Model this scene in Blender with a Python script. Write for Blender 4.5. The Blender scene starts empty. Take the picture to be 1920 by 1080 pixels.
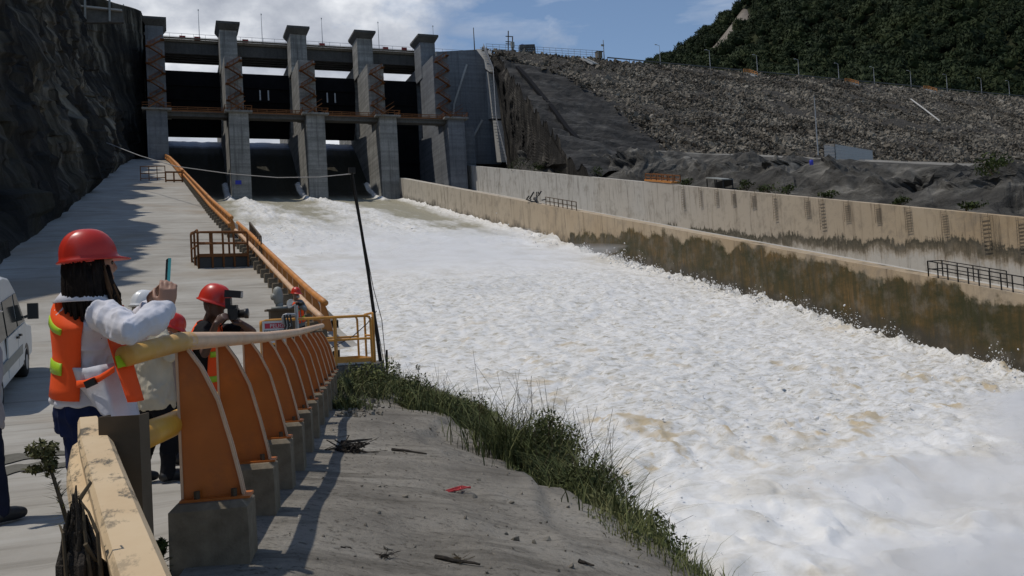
import bpy, math, random
import numpy as np
from mathutils import Vector, Matrix

# ------------------------------------------------------------------ camera, sky, sun, exposure
scene = bpy.context.scene
RAD = math.radians
FPX, CX, CY = 1663.0, 960.0, 540.0          # focal length and centre in photograph pixels
YAW, PITCH, ROLL, CAM_Z = RAD(21), RAD(2.07), RAD(3.2), 1.3
c_f = np.array([math.sin(YAW)*math.cos(PITCH), math.cos(YAW)*math.cos(PITCH), math.sin(PITCH)])
c_r0 = np.array([math.cos(YAW), -math.sin(YAW), 0.0]); c_u0 = np.cross(c_r0, c_f)
c_r = c_r0*math.cos(ROLL) - c_u0*math.sin(ROLL); c_u = c_u0*math.cos(ROLL) + c_r0*math.sin(ROLL)
c_p = np.array([0.0, 0.0, CAM_Z])
cam_data = bpy.data.cameras.new('camera'); cam = bpy.data.objects.new('camera', cam_data)
scene.collection.objects.link(cam)
cam_data.sensor_width = 36.0; cam_data.lens = 36.0*FPX/1920.0
cam_data.clip_start = 0.05; cam_data.clip_end = 8000.0
mw = Matrix.Identity(4)
for i in range(3):
    mw[i][0] = c_r[i]; mw[i][1] = c_u[i]; mw[i][2] = -c_f[i]; mw[i][3] = c_p[i]
cam.matrix_world = mw
scene.camera = cam

SUN_EL, SUN_DIR_H = RAD(66.0), (-0.934, 0.358)
SUN = Vector((SUN_DIR_H[0]*math.cos(SUN_EL), SUN_DIR_H[1]*math.cos(SUN_EL), math.sin(SUN_EL)))
sun_data = bpy.data.lights.new('sun', 'SUN'); sun_data.energy = 4.2; sun_data.angle = RAD(0.53)
sun_data.color = (1.0, 0.95, 0.87)
sun = bpy.data.objects.new('sun', sun_data); scene.collection.objects.link(sun)
sun.rotation_euler = SUN.to_track_quat('Z', 'Y').to_euler()

world = bpy.data.worlds.new('World'); scene.world = world; world.use_nodes = True
wn, wl = world.node_tree.nodes, world.node_tree.links
wn.clear()
w_out = wn.new('ShaderNodeOutputWorld'); w_bg = wn.new('ShaderNodeBackground')
sky = wn.new('ShaderNodeTexSky'); sky.sky_type = 'NISHITA'; sky.sun_disc = False
sky.sun_elevation = SUN_EL; sky.sun_rotation = math.atan2(SUN_DIR_H[0], SUN_DIR_H[1]) % (2*math.pi)
sky.altitude = 400; sky.air_density = 1.0; sky.dust_density = 0.4; sky.ozone_density = 1.6
w_bg.inputs['Strength'].default_value = 0.17
w_tc = wn.new('ShaderNodeTexCoord')
def w_noise(scale, loc, sc, detail, lac=2.0):
    m = wn.new('ShaderNodeMapping'); m.inputs['Scale'].default_value = sc; m.inputs['Location'].default_value = loc
    n = wn.new('ShaderNodeTexNoise'); n.inputs['Scale'].default_value = scale; n.inputs['Detail'].default_value = detail
    n.inputs['Roughness'].default_value = 0.58
    wl.new(w_tc.outputs['Generated'], m.inputs['Vector']); wl.new(m.outputs['Vector'], n.inputs['Vector'])
    return n.outputs['Fac']
def w_math(op, a, b=None, clamp=False):
    n = wn.new('ShaderNodeMath'); n.operation = op; n.use_clamp = clamp
    for i, v in enumerate((a, b)):
        if v is None: continue
        if isinstance(v, (int, float)): n.inputs[i].default_value = v
        else: wl.new(v, n.inputs[i])
    return n.outputs[0]
def w_ramp(fac, stops):
    r = wn.new('ShaderNodeValToRGB')
    els = r.color_ramp.elements
    while len(els) < len(stops): els.new(0.5)
    for e, (p, c) in zip(els, stops):
        e.position = p; e.color = (c[0], c[1], c[2], 1)
    wl.new(fac, r.inputs['Fac']); return r.outputs['Color']
# clouds: a thick bank over the spillway, thin streaks towards the dam
w_sep = wn.new('ShaderNodeSeparateXYZ'); wl.new(w_tc.outputs['Generated'], w_sep.inputs[0])
bank = w_math('MULTIPLY_ADD', w_sep.outputs['X'], -1.15); bank.node.inputs[2].default_value = 0.42
puff = w_noise(3.4, (0.3, 0.1, 0.2), (1.0, 1.0, 1.7), 9)
thin = w_noise(2.6, (1.7, 0.4, 0.9), (1.0, 0.8, 5.5), 8)
puffm = w_math('ADD', puff, bank)
cov1 = w_ramp(puffm, [(0.44, (0, 0, 0)), (0.60, (1, 1, 1))])
cov2 = w_ramp(thin, [(0.52, (0, 0, 0)), (0.72, (0.6, 0.6, 0.6))])
front = w_ramp(w_sep.outputs['Y'], [(0.1, (0, 0, 0)), (0.5, (1, 1, 1))])
low = w_ramp(w_sep.outputs['Z'], [(0.45, (1, 1, 1)), (0.75, (0, 0, 0))])
cov = w_math('MULTIPLY', w_math('MULTIPLY', w_math('MAXIMUM', cov1, cov2), front), low)
shade = w_noise(7.5, (2.0, 0.3, 0.0), (1, 1, 1.6), 8)
c_col = w_ramp(shade, [(0.32, (3.2, 3.5, 4.2)), (0.48, (5.2, 5.5, 6.1)), (0.64, (9.0, 9.2, 9.5))])
w_mix = wn.new('ShaderNodeMix'); w_mix.data_type = 'RGBA'
wl.new(cov, w_mix.inputs[0]); wl.new(sky.outputs['Color'], w_mix.inputs[6]); wl.new(c_col, w_mix.inputs[7])
wl.new(w_mix.outputs[2], w_bg.inputs['Color']); wl.new(w_bg.outputs[0], w_out.inputs['Surface'])

scene.view_settings.view_transform = 'Standard'; scene.view_settings.look = 'None'
scene.view_settings.exposure = -0.68; scene.view_settings.gamma = 1.0
scene.view_settings.use_curve_mapping = False
scene.cycles.max_bounces = 6; scene.cycles.volume_bounces = 2; scene.cycles.transparent_max_bounces = 12

# ------------------------------------------------------------------ measuring helpers
def ray(px, py): return c_f + (c_r*(px-CX) + c_u*(CY-py))/FPX
def at(px, py, d): return c_p + ray(px, py)*d
def hit(px, py, n, k):
    n = np.asarray(n, float); r = ray(px, py)
    return c_p + r*((k - n@c_p)/(n@r))
rng = np.random.default_rng(7); random.seed(7)

def _hash(ix, iy, iz, seed):
    h = (ix*374761393 + iy*668265263 + iz*2147483647 + seed*974634777) & 0xFFFFFFFF
    h = ((h ^ (h >> 13)) * 1274126177) & 0xFFFFFFFF
    h = ((h ^ (h >> 15)) * 2246822519) & 0xFFFFFFFF
    return ((h ^ (h >> 16)) & 0xFFFF)/65535.0*2 - 1
def vnoise(x, y, z=0.0, seed=0):
    x, y, z = np.broadcast_arrays(np.asarray(x, float), np.asarray(y, float), np.asarray(z, float))
    ix, iy, iz = [np.floor(a).astype(np.int64) for a in (x, y, z)]
    fx, fy, fz = x-ix, y-iy, z-iz
    u, v, w = [f*f*f*(f*(f*6-15)+10) for f in (fx, fy, fz)]
    def c(a, b, d): return _hash(ix+a, iy+b, iz+d, seed)
    x00 = c(0,0,0)*(1-u)+c(1,0,0)*u; x10 = c(0,1,0)*(1-u)+c(1,1,0)*u
    x01 = c(0,0,1)*(1-u)+c(1,0,1)*u; x11 = c(0,1,1)*(1-u)+c(1,1,1)*u
    return (x00*(1-v)+x10*v)*(1-w) + (x01*(1-v)+x11*v)*w
def fbm(x, y, z=0.0, seed=0, octv=4, gain=0.5):
    s, a, f = 0.0, 1.0, 1.0
    for o in range(octv):
        s = s + a*vnoise(np.asarray(x)*f, np.asarray(y)*f, np.asarray(z)*f, seed+o*17); a *= gain; f *= 2.03
    return s
def sstep(a, b, x):
    t = np.clip((np.asarray(x, float)-a)/(b-a), 0, 1); return t*t*(3-2*t)

# ------------------------------------------------------------------ mesh builder
class MB:
    def __init__(self): self.v = []; self.f = []; self.m = []; self.sm = []; self.cur = 0; self.smooth = False
    def add(self, verts, faces):
        o = len(self.v)
        self.v.extend([tuple(float(c) for c in p) for p in verts])
        for fc in faces:
            self.f.append(tuple(i+o for i in fc)); self.m.append(self.cur); self.sm.append(self.smooth)
        return self
    def box(self, c, s, ax=None):
        c = np.asarray(c, float); h = np.asarray(s, float)/2
        A = np.eye(3) if ax is None else np.asarray(ax, float)
        vs = [c + A[0]*h[0]*i + A[1]*h[1]*j + A[2]*h[2]*k for k in (-1,1) for j in (-1,1) for i in (-1,1)]
        return self.add(vs, [(0,2,3,1),(4,5,7,6),(0,1,5,4),(2,6,7,3),(0,4,6,2),(1,3,7,5)])
    def box2(self, a, b):
        a = np.asarray(a, float); b = np.asarray(b, float)
        return self.box((a+b)/2, np.abs(b-a))
    def bar(self, p, q, w, h, up=(0,0,1)):
        p = np.asarray(p, float); q = np.asarray(q, float); d = q-p; L = np.linalg.norm(d); d = d/L
        s = np.cross(d, np.asarray(up, float))
        if np.linalg.norm(s) < 1e-4: s = np.cross(d, (1.0,0,0))
        s /= np.linalg.norm(s); u = np.cross(s, d)
        return self.box((p+q)/2, (L, w, h), (d, s, u))
    def rings(self, rings, caps=True, closed=True):
        n = len(rings[0]); vs = [p for r in rings for p in r]; fs = []
        for i in range(len(rings)-1):
            for j in range(n if closed else n-1):
                k = (j+1) % n
                fs.append((i*n+j, i*n+k, (i+1)*n+k, (i+1)*n+j))
        if caps and closed:
            fs.append(tuple(range(n-1, -1, -1))); fs.append(tuple((len(rings)-1)*n+j for j in range(n)))
        return self.add(vs, fs)
    def tube(self, pts, r, n=10, caps=True, flat=1.0, dome=False):
        pts = [np.asarray(p, float) for p in pts]
        rs = [r]*len(pts) if np.isscalar(r) else list(r)
        if dome:
            d0 = pts[0]-pts[1]; d0 = d0/np.linalg.norm(d0); d1 = pts[-1]-pts[-2]; d1 = d1/np.linalg.norm(d1)
            pre = [(pts[0]+d0*rs[0]*math.sin(a), rs[0]*math.cos(a)) for a in (1.4, 0.95, 0.5)]
            post = [(pts[-1]+d1*rs[-1]*math.sin(a), rs[-1]*math.cos(a)) for a in (0.5, 0.95, 1.4)]
            pts = [p for p, _ in pre]+pts+[p for p, _ in post]; rs = [q for _, q in pre]+rs+[q for _, q in post]
        T = []
        for i in range(len(pts)):
            t = pts[min(i+1, len(pts)-1)]-pts[max(i-1, 0)]; T.append(t/(np.linalg.norm(t)+1e-12))
        s = np.cross(T[0], (0,0,1.0))
        if np.linalg.norm(s) < 1e-3: s = np.cross(T[0], (1.0,0,0))
        s /= np.linalg.norm(s); out = []
        for i, p in enumerate(pts):
            s = s - T[i]*(s@T[i]); s /= np.linalg.norm(s); u = np.cross(s, T[i])
            out.append([p + (s*math.cos(2*math.pi*k/n) + u*flat*math.sin(2*math.pi*k/n))*rs[i] for k in range(n)])
        return self.rings(out, caps)
    def prism(self, poly, ext):
        """extrude a planar polygon of 3-D points by the vector ext"""
        n = len(poly); e = np.asarray(ext, float)
        vs = [np.asarray(p, float) for p in poly] + [np.asarray(p, float)+e for p in poly]
        fs = [tuple(range(n-1, -1, -1)), tuple(range(n, 2*n))] + [(i, (i+1) % n, n+(i+1) % n, n+i) for i in range(n)]
        return self.add(vs, fs)
    def grid(self, P):
        """P: array (a, b, 3)"""
        a, b = P.shape[:2]; vs = P.reshape(-1, 3)
        fs = [(i*b+j, i*b+j+1, (i+1)*b+j+1, (i+1)*b+j) for i in range(a-1) for j in range(b-1)]
        return self.add(vs, fs)
    def sheet(self, P, thick):
        """a grid with thickness along -normal (numeric)"""
        a, b = P.shape[:2]
        du = np.gradient(P, axis=0); dv = np.gradient(P, axis=1); N = np.cross(du, dv)
        N /= (np.linalg.norm(N, axis=2, keepdims=True)+1e-12)
        Q = P - N*thick
        o = len(self.v); self.grid(P)
        vs = Q.reshape(-1, 3); n = a*b
        self.add(vs, [(i*b+j+1, i*b+j, (i+1)*b+j, (i+1)*b+j+1) for i in range(a-1) for j in range(b-1)])
        edge = [(0, j) for j in range(b)] + [(i, b-1) for i in range(1, a)] + [(a-1, j) for j in range(b-2, -1, -1)] + [(i, 0) for i in range(a-2, 0, -1)]
        idx = [i*b+j for i, j in edge]
        for k in range(len(idx)):
            p, q = idx[k], idx[(k+1) % len(idx)]
            self.f.append((o+q, o+p, o+n+p, o+n+q)); self.m.append(self.cur); self.sm.append(False)
        return self

def mesh_from(name, v, f, mats=(), midx=None, smooth=None):
    me = bpy.data.meshes.new(name)
    v = np.asarray(v, np.float32)
    if isinstance(f, np.ndarray) and f.ndim == 2:
        k = f.shape[1]
        me.vertices.add(len(v)); me.vertices.foreach_set('co', v.ravel())
        me.loops.add(f.size); me.loops.foreach_set('vertex_index', f.astype(np.int32).ravel())
        me.polygons.add(len(f)); me.polygons.foreach_set('loop_start', np.arange(0, f.size, k, dtype=np.int32))
        me.update(calc_edges=True)
    else:
        me.from_pydata(v.tolist(), [], f); me.update()
    for m in (mats if isinstance(mats, (list, tuple)) else [mats]): me.materials.append(m)
    if midx is not None: me.polygons.foreach_set('material_index', np.asarray(midx, np.int32))
    if smooth is not None:
        s = np.full(len(me.polygons), bool(smooth)) if np.isscalar(smooth) else np.asarray(smooth, bool)
        me.polygons.foreach_set('use_smooth', s)
    me.validate(); return me

def base_of(o):
    b = Vector((0, 0, 0))
    while o is not None: b = b + o.location; o = o.parent
    return np.array(b)
def tag(o, label=None, cat=None, group=None, kind=None):
    if label: o['label'] = label
    if cat: o['category'] = cat
    if group: o['group'] = group
    if kind: o['kind'] = kind
    return o
def thing(name, loc, label, cat, group=None):
    o = bpy.data.objects.new(name, None); scene.collection.objects.link(o)
    o.location = [float(c) for c in loc]; o.empty_display_size = 0.2
    return tag(o, label, cat, group)
def obj(name, mb, mat, parent=None, base=None, smooth=None):
    """link the mesh builder (or (verts, faces)) as one mesh object; children keep world-space coordinates of their parent's base"""
    if isinstance(mb, MB): v, f, mi, sm = np.array(mb.v), mb.f, mb.m, mb.sm
    else: v, f = mb; mi = None; sm = False
    v = np.asarray(v, float)
    if parent is not None: b = base_of(parent)
    elif base is not None: b = np.asarray(base, float)
    else: b = np.array([(v[:,0].min()+v[:,0].max())/2, (v[:,1].min()+v[:,1].max())/2, v[:,2].min()])
    me = mesh_from(name, v-b, f, mat, mi, sm if smooth is None else smooth)
    o = bpy.data.objects.new(name, me); scene.collection.objects.link(o)
    if parent is None: o.location = b
    else: o.parent = parent
    return o
def dup(root, delta, label=None, rot=None):
    """copy of a thing with its parts and sub-parts, moved by delta"""
    r = root.copy(); scene.collection.objects.link(r); r.location = root.location + Vector([float(c) for c in delta])
    if rot is not None: r.rotation_euler.z = rot
    if label: r['label'] = label
    for ch in list(root.children):
        c = ch.copy(); scene.collection.objects.link(c); c.parent = r
        for g in list(ch.children):
            d = g.copy(); scene.collection.objects.link(d); d.parent = c
    return r
def structure(name, mb, mat, smooth=True, base=(0, 0, 0)):
    return tag(obj(name, mb, mat, base=base, smooth=smooth), kind='structure')

# ------------------------------------------------------------------ materials
class NT:
    def __init__(self, name):
        self.mat = bpy.data.materials.new(name); self.mat.use_nodes = True
        self.t = self.mat.node_tree; self.t.nodes.clear()
        self.out = self.n('ShaderNodeOutputMaterial'); self.b = self.n('ShaderNodeBsdfPrincipled')
        self.l(self.b.outputs[0], self.out.inputs['Surface'])
        self.b.inputs['Specular IOR Level'].default_value = 0.10
        self.tc = self.n('ShaderNodeTexCoord')
    def n(self, k): return self.t.nodes.new(k)
    def l(self, a, b): self.t.links.new(a, b)
    def mapping(self, scale=(1,1,1), rot=(0,0,0), loc=(0,0,0), co='Object'):
        m = self.n('ShaderNodeMapping'); m.inputs['Scale'].default_value = scale
        m.inputs['Rotation'].default_value = rot; m.inputs['Location'].default_value = loc
        self.l(self.tc.outputs[co], m.inputs['Vector']); return m.outputs[0]
    def noise(self, scale, detail=6, vec=None, rough=0.55, dist=0.0):
        x = self.n('ShaderNodeTexNoise'); x.inputs['Scale'].default_value = scale; x.inputs['Detail'].default_value = detail
        x.inputs['Roughness'].default_value = rough; x.inputs['Distortion'].default_value = dist
        self.l(vec if vec is not None else self.tc.outputs['Object'], x.inputs['Vector']); return x.outputs['Fac']
    def voro(self, scale, vec=None, feature='F1', out='Distance'):
        x = self.n('ShaderNodeTexVoronoi'); x.feature = feature; x.inputs['Scale'].default_value = scale
        self.l(vec if vec is not None else self.tc.outputs['Object'], x.inputs['Vector']); return x.outputs[out]
    def ramp(self, fac, stops):
        r = self.n('ShaderNodeValToRGB'); els = r.color_ramp.elements
        while len(els) < len(stops): els.new(0.5)
        for e, (p, c) in zip(els, stops):
            e.position = p
            e.color = (c, c, c, 1) if np.isscalar(c) else (c[0], c[1], c[2], 1)
        self.l(fac, r.inputs['Fac']); return r.outputs['Color']
    def mix(self, fac, a, b, mode='MIX'):
        m = self.n('ShaderNodeMix'); m.data_type = 'RGBA'; m.blend_type = mode
        for s, v in ((0, fac), (6, a), (7, b)):
            if isinstance(v, (int, float)): m.inputs[s].default_value = v if s == 0 else (v, v, v, 1)
            elif isinstance(v, tuple): m.inputs[s].default_value = (*v, 1)
            else: self.l(v, m.inputs[s])
        return m.outputs[2]
    def math(self, op, a, b=0.0, c=0.0):
        m = self.n('ShaderNodeMath'); m.operation = op
        for i, v in enumerate((a, b, c)):
            if isinstance(v, (int, float)): m.inputs[i].default_value = v
            else: self.l(v, m.inputs[i])
        return m.outputs[0]
    def attr(self, name):
        a = self.n('ShaderNodeAttribute'); a.attribute_name = name; return a.outputs['Fac']
    def bump(self, h, strength=0.4, dist=0.02):
        b = self.n('ShaderNodeBump'); b.inputs['Strength'].default_value = strength; b.inputs['Distance'].default_value = dist
        self.l(h, b.inputs['Height']); self.l(b.outputs[0], self.b.inputs['Normal'])
    def color(self, c):
        if isinstance(c, tuple): self.b.inputs['Base Color'].default_value = (*c, 1)
        else: self.l(c, self.b.inputs['Base Color'])
    def set(self, **k):
        for a, v in k.items(): self.b.inputs[a.replace('_', ' ')].default_value = v
        return self
def lerp(a, b, t): return tuple(x*(1-t)+y*t for x, y in zip(a, b))

def plain(name, col, rough=0.6, var=0.18, scale=6.0, bump=0.15, metal=0.0, dirt=None, dirt_amt=0.5):
    """painted / cloth / plastic surface with uneven tone and some dirt"""
    m = NT(name)
    n1 = m.noise(scale, 7); n2 = m.noise(scale*6.3, 5)
    c = m.ramp(n1, [(0.3, tuple(x*(1-var) for x in col)), (0.7, tuple(min(1, x*(1+var)) for x in col))])
    if dirt:
        c = m.mix(m.ramp(m.noise(scale*0.9, 9, rough=0.7), [(0.5, 0.0), (0.72, dirt_amt)]), c, dirt)
    m.color(c); m.set(Roughness=rough, Metallic=metal, Specular_IOR_Level=0.5 if rough < 0.6 else 0.12)
    m.bump(n2, bump, 0.01); return m.mat
def concrete(name, light, dark, scale=0.6, streak=0.0, stain=None, bump=0.3, speck=0.0, bdist=0.05, lifts=0.0):
    m = NT(name)
    a = m.noise(scale, 10, rough=0.62); b = m.noise(scale*9, 6, rough=0.6)
    c = m.ramp(a, [(0.3, dark), (0.68, light)])
    c = m.mix(0.35, c, m.ramp(b, [(0.25, tuple(x*0.6 for x in dark)), (0.75, tuple(min(1, x*1.15) for x in light))]))
    if streak:
        s = m.noise(1.0, 8, vec=m.mapping((1.7, 1.7, 0.06)), rough=0.65)
        c = m.mix(m.ramp(s, [(0.5, 0.0), (0.72, streak)]), c, stain or tuple(x*0.3 for x in dark))
    if lifts:
        w = m.noise(1.0, 3, vec=m.mapping((0.02, 0.02, 1.3)))
        c = m.mix(m.ramp(w, [(0.40, lifts), (0.6, 0.0)]), c, tuple(x*0.45 for x in dark))
    if speck:
        v = m.voro(28.0); c = m.mix(m.ramp(v, [(0.08, speck), (0.22, 0.0)]), c, tuple(x*0.35 for x in dark))
    m.color(c); m.set(Roughness=0.9)
    m.bump(m.math('ADD', b, m.math('MULTIPLY', m.noise(scale*40, 4), 0.4)), bump, bdist); return m.mat
# ------------------------------------------------------------------ shared materials
S = 0.217
M = {}
def road_mat():
    m = NT('road concrete'); a = m.noise(0.35, 9, rough=0.65); b = m.noise(5.0, 6, rough=0.65)
    c = m.ramp(a, [(0.32, (0.285,0.265,0.23)), (0.66, (0.41,0.39,0.35))])
    l = m.noise(1.0, 8, vec=m.mapping((0.22, 1.9, 1), rot=(0, 0, 0.05)), rough=0.68, dist=0.3)
    c = m.mix(m.ramp(l, [(0.36, 0.55), (0.48, 0.0)]), c, (0.18,0.165,0.14)); c = m.mix(m.ramp(l, [(0.56, 0.0), (0.68, 0.4)]), c, (0.47,0.455,0.42))
    c = m.mix(m.ramp(m.noise(0.11, 7, vec=m.mapping(loc=(4, 9, 0)), rough=0.6), [(0.52, 0.0), (0.66, 0.6)]), c, (0.27,0.215,0.155))
    m.color(c); m.set(Roughness=0.92); m.bump(m.math('ADD', b, l), 0.35, 0.04); return m.mat
M['road'] = road_mat()
def bank_mat():
    m = NT('sprayed concrete'); a = m.noise(0.55, 9, rough=0.65); b = m.noise(7.0, 8, rough=0.7); e = m.noise(15, 8, rough=0.8)
    c = m.ramp(a, [(0.34, (0.165,0.15,0.128)), (0.52, (0.265,0.242,0.205)), (0.68, (0.325,0.302,0.262))])
    rough_zone = m.ramp(m.noise(0.33, 4, vec=m.mapping(loc=(3.1, 1.7, 0))), [(0.36, 0.35), (0.52, 1.0)])
    c = m.mix(m.math('MULTIPLY', rough_zone, m.ramp(e, [(0.38, 0.85), (0.47, 0.0)])), c, (0.075,0.065,0.052))
    c = m.mix(m.math('MULTIPLY', rough_zone, m.ramp(e, [(0.58, 0.0), (0.68, 0.55)])), c, (0.42,0.39,0.33))
    c = m.mix(m.ramp(m.noise(1.0, 7, vec=m.mapping((0.5, 2.4, 1), rot=(0, 0, 0.5)), rough=0.7), [(0.51, 0.0), (0.66, 0.75)]), c, (0.10,0.09,0.075))
    m.color(c); m.set(Roughness=0.92); m.bump(m.math('ADD', m.math('MULTIPLY', b, 0.7), m.math('MULTIPLY', e, 0.5)), 0.8, 0.06); return m.mat
M['bank'] = bank_mat()
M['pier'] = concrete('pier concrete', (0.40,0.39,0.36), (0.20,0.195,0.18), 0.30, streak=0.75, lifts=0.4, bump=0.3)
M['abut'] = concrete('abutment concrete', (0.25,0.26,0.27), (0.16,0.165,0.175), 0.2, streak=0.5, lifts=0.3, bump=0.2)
M['pale'] = concrete('pale concrete', (0.5,0.49,0.46), (0.36,0.35,0.33), 0.4, streak=0.2, bump=0.2)
M['footing'] = concrete('footing concrete', (0.27,0.225,0.165), (0.12,0.10,0.072), 2.0, streak=0.4, bump=0.35, bdist=0.02)
M['dark_conc'] = concrete('weathered concrete', (0.16,0.155,0.145), (0.07,0.068,0.062), 0.8, bump=0.4)
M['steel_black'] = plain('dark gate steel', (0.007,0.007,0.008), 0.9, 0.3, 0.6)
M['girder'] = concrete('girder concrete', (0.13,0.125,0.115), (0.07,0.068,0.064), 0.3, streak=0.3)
M['orange'] = plain('orange paint', (0.46,0.12,0.012), 0.45, 0.22, 2.2, 0.08, dirt=(0.20,0.065,0.025), dirt_amt=0.7)
M['orange_far'] = plain('orange railing paint', (0.50,0.20,0.04), 0.55, 0.2, 2.0, 0.06, dirt=(0.3,0.12,0.05))
M['rust_rail'] = plain('faded orange railing', (0.19,0.082,0.032), 0.6, 0.25, 0.8, 0.1)
M['yellow'] = plain('yellow paint', (0.64,0.33,0.035), 0.45, 0.15, 2.5, 0.06, dirt=(0.35,0.15,0.05))
M['bleached'] = plain('bleached pipe paint', (0.60,0.41,0.27), 0.55, 0.14, 3.0, 0.08, dirt=(0.55,0.23,0.06), dirt_amt=0.6)
M['brownsteel'] = plain('brown painted steel', (0.10,0.075,0.05), 0.6, 0.3, 3.0, 0.1)
M['galv'] = plain('galvanised steel', (0.36,0.36,0.36), 0.5, 0.15, 2.0, metal=0.4)
M['grey_metal'] = plain('grey painted metal', (0.26,0.265,0.24), 0.55, 0.15, 3.0)
M['black'] = plain('black plastic', (0.012,0.012,0.013), 0.45, 0.2, 8.0)
M['rope'] = plain('dark cable', (0.03,0.028,0.026), 0.7, 0.2, 5.0)
M['soil'] = concrete('dark soil', (0.10,0.085,0.065), (0.05,0.042,0.032), 0.7, bump=0.8, bdist=0.1)

def wall_mat(name, green):
    m = NT(name)
    st = m.noise(1.0, 9, vec=m.mapping((0.9, 0.9, 0.10)), rough=0.66)      # runs down the wall
    fine = m.noise(1.0, 8, vec=m.mapping((2.6, 2.6, 0.22)), rough=0.7)
    broad = m.noise(0.09, 6)
    hgt = m.attr('hgt')                                                     # 0 at the wall top, metres downwards
    base = m.ramp(broad, [(0.35, (0.40,0.30,0.19)), (0.65, (0.46,0.375,0.27))])
    wash = m.math('SUBTRACT', m.attr('along'), m.math('MULTIPLY', m.math('SUBTRACT', broad, 0.5), 60.0))
    if green:
        base = m.mix(m.ramp(m.math('DIVIDE', wash, 230.0), [(0.48, 0.0), (0.82, 0.8)]), base, (0.50,0.47,0.41))
        d = m.math('ADD', m.math('ADD', hgt, m.math('MULTIPLY', m.math('SUBTRACT', fine, 0.5), 1.1)), m.math('MULTIPLY', m.math('SUBTRACT', m.noise(0.35, 8, rough=0.65), 0.5), 5.0))
        lim = m.math('DIVIDE', m.math('SUBTRACT', d, m.attr('algae')), 3.0)
        alg = m.ramp(m.noise(0.22, 7, vec=m.mapping((1, 1, 2.2)), rough=0.7), [(0.36, (0.165,0.10,0.036)), (0.50, (0.095,0.066,0.024)), (0.62, (0.045,0.042,0.015))])
        alg = m.mix(m.ramp(fine, [(0.42, 0.0), (0.62, 0.8)]), alg, (0.045,0.044,0.02))
        c = m.mix(m.ramp(lim, [(0.0, 0.0), (0.16, 1.0)]), base, alg)
        c = m.mix(m.ramp(m.math('DIVIDE', m.math('SUBTRACT', d, m.attr('wet')), 2.0), [(0.0, 0.0), (0.6, 0.85)]), c, (0.06,0.055,0.045))
    else:
        base = m.mix(m.ramp(m.math('DIVIDE', wash, 230.0), [(0.3, 0.0), (0.62, 0.9)]), base, (0.50,0.485,0.45))
        d = m.math('ADD', m.math('ADD', hgt, m.math('MULTIPLY', m.math('SUBTRACT', fine, 0.5), 2.2)), m.math('MULTIPLY', m.math('SUBTRACT', m.noise(0.3, 8, rough=0.7), 0.5), 4.5))
        low = m.ramp(m.math('DIVIDE', m.math('SUBTRACT', d, m.attr('algae')), 2.4), [(0.0, 0.0), (0.14, 1.0), (0.45, 0.75), (0.85, 0.0)])
        c = m.mix(low, base, (0.075,0.068,0.05))
        pal = m.ramp(m.math('DIVIDE', m.math('SUBTRACT', d, m.attr('algae')), 2.4), [(0.5, 0.0), (0.9, 0.9)])
        c = m.mix(pal, c, (0.50,0.47,0.42))
    c = m.mix(m.ramp(st, [(0.53, 0.0), (0.70, 0.6)]), c, (0.11,0.085,0.055))
    c = m.mix(m.ramp(m.noise(0.5, 9, rough=0.72), [(0.50, 0.0), (0.66, 0.5)]), c, (0.20,0.175,0.14))
    c = m.mix(m.ramp(m.noise(1.0, 8, vec=m.mapping((2.2, 2.2, 0.10), loc=(5, 2, 1)), rough=0.7), [(0.58, 0.0), (0.70, 0.7)]), c, (0.05,0.042,0.032))
    j = m.math('PINGPONG', m.attr('along'), 6.0)
    c = m.mix(m.ramp(j, [(0.0, 0.85), (0.012, 0.0)]), c, (0.07,0.055,0.04))
    m.color(c); m.set(Roughness=0.85)
    if green: m.l(m.ramp(lim, [(0.0, 0.85), (0.3, 0.38)]), m.b.inputs['Roughness']); m.set(Specular_IOR_Level=0.18)
    m.bump(m.math('ADD', fine, m.noise(6, 5)), 0.25, 0.05); return m.mat
M['wall_in'] = wall_mat('stained chute wall', True)
M['wall_out'] = wall_mat('stained outer wall', False)

def rock_mat(name, stops, isl=True, bump=0.6):
    m = NT(name)
    g = m.n('ShaderNodeNewGeometry')
    c = m.ramp(g.outputs['Random Per Island'], stops)
    c = m.mix(0.5, c, m.ramp(m.noise(0.12, 6), [(0.35, tuple(x*0.55 for x in stops[0][1])), (0.65, stops[-1][1])]))
    m.color(c); m.set(Roughness=0.9); m.bump(m.noise(2.5, 6), bump, 0.2); return m.mat
M['riprap'] = rock_mat('rockfill', [(0.0, (0.040,0.032,0.023)), (0.5, (0.098,0.082,0.062)), (0.88, (0.165,0.142,0.11)), (1.0, (0.33,0.295,0.24))])
def cliff_mat():
    m = NT('shotcreted cliff')
    st = m.noise(1.0, 9, vec=m.mapping((0.02, 0.75, 0.06)), rough=0.66, dist=0.12)
    big = m.noise(0.045, 7, rough=0.6)
    c = m.ramp(st, [(0.36, (0.018,0.0165,0.0135)), (0.47, (0.048,0.043,0.034)), (0.56, (0.16,0.145,0.115)), (0.69, (0.34,0.315,0.255))])
    c = m.mix(m.ramp(big, [(0.44, 0.85), (0.58, 0.0)]), c, (0.022,0.021,0.02))
    c = m.mix(m.ramp(m.noise(0.08, 8, vec=m.mapping((1, 1, 0.6), loc=(9, 3, 1))), [(0.55, 0.0), (0.7, 0.5)]), c, (0.10,0.085,0.05))
    m.color(c); m.set(Roughness=0.92); m.bump(m.noise(0.9, 9, rough=0.7), 0.9, 0.6); return m.mat
M['cliff'] = cliff_mat()
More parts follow.
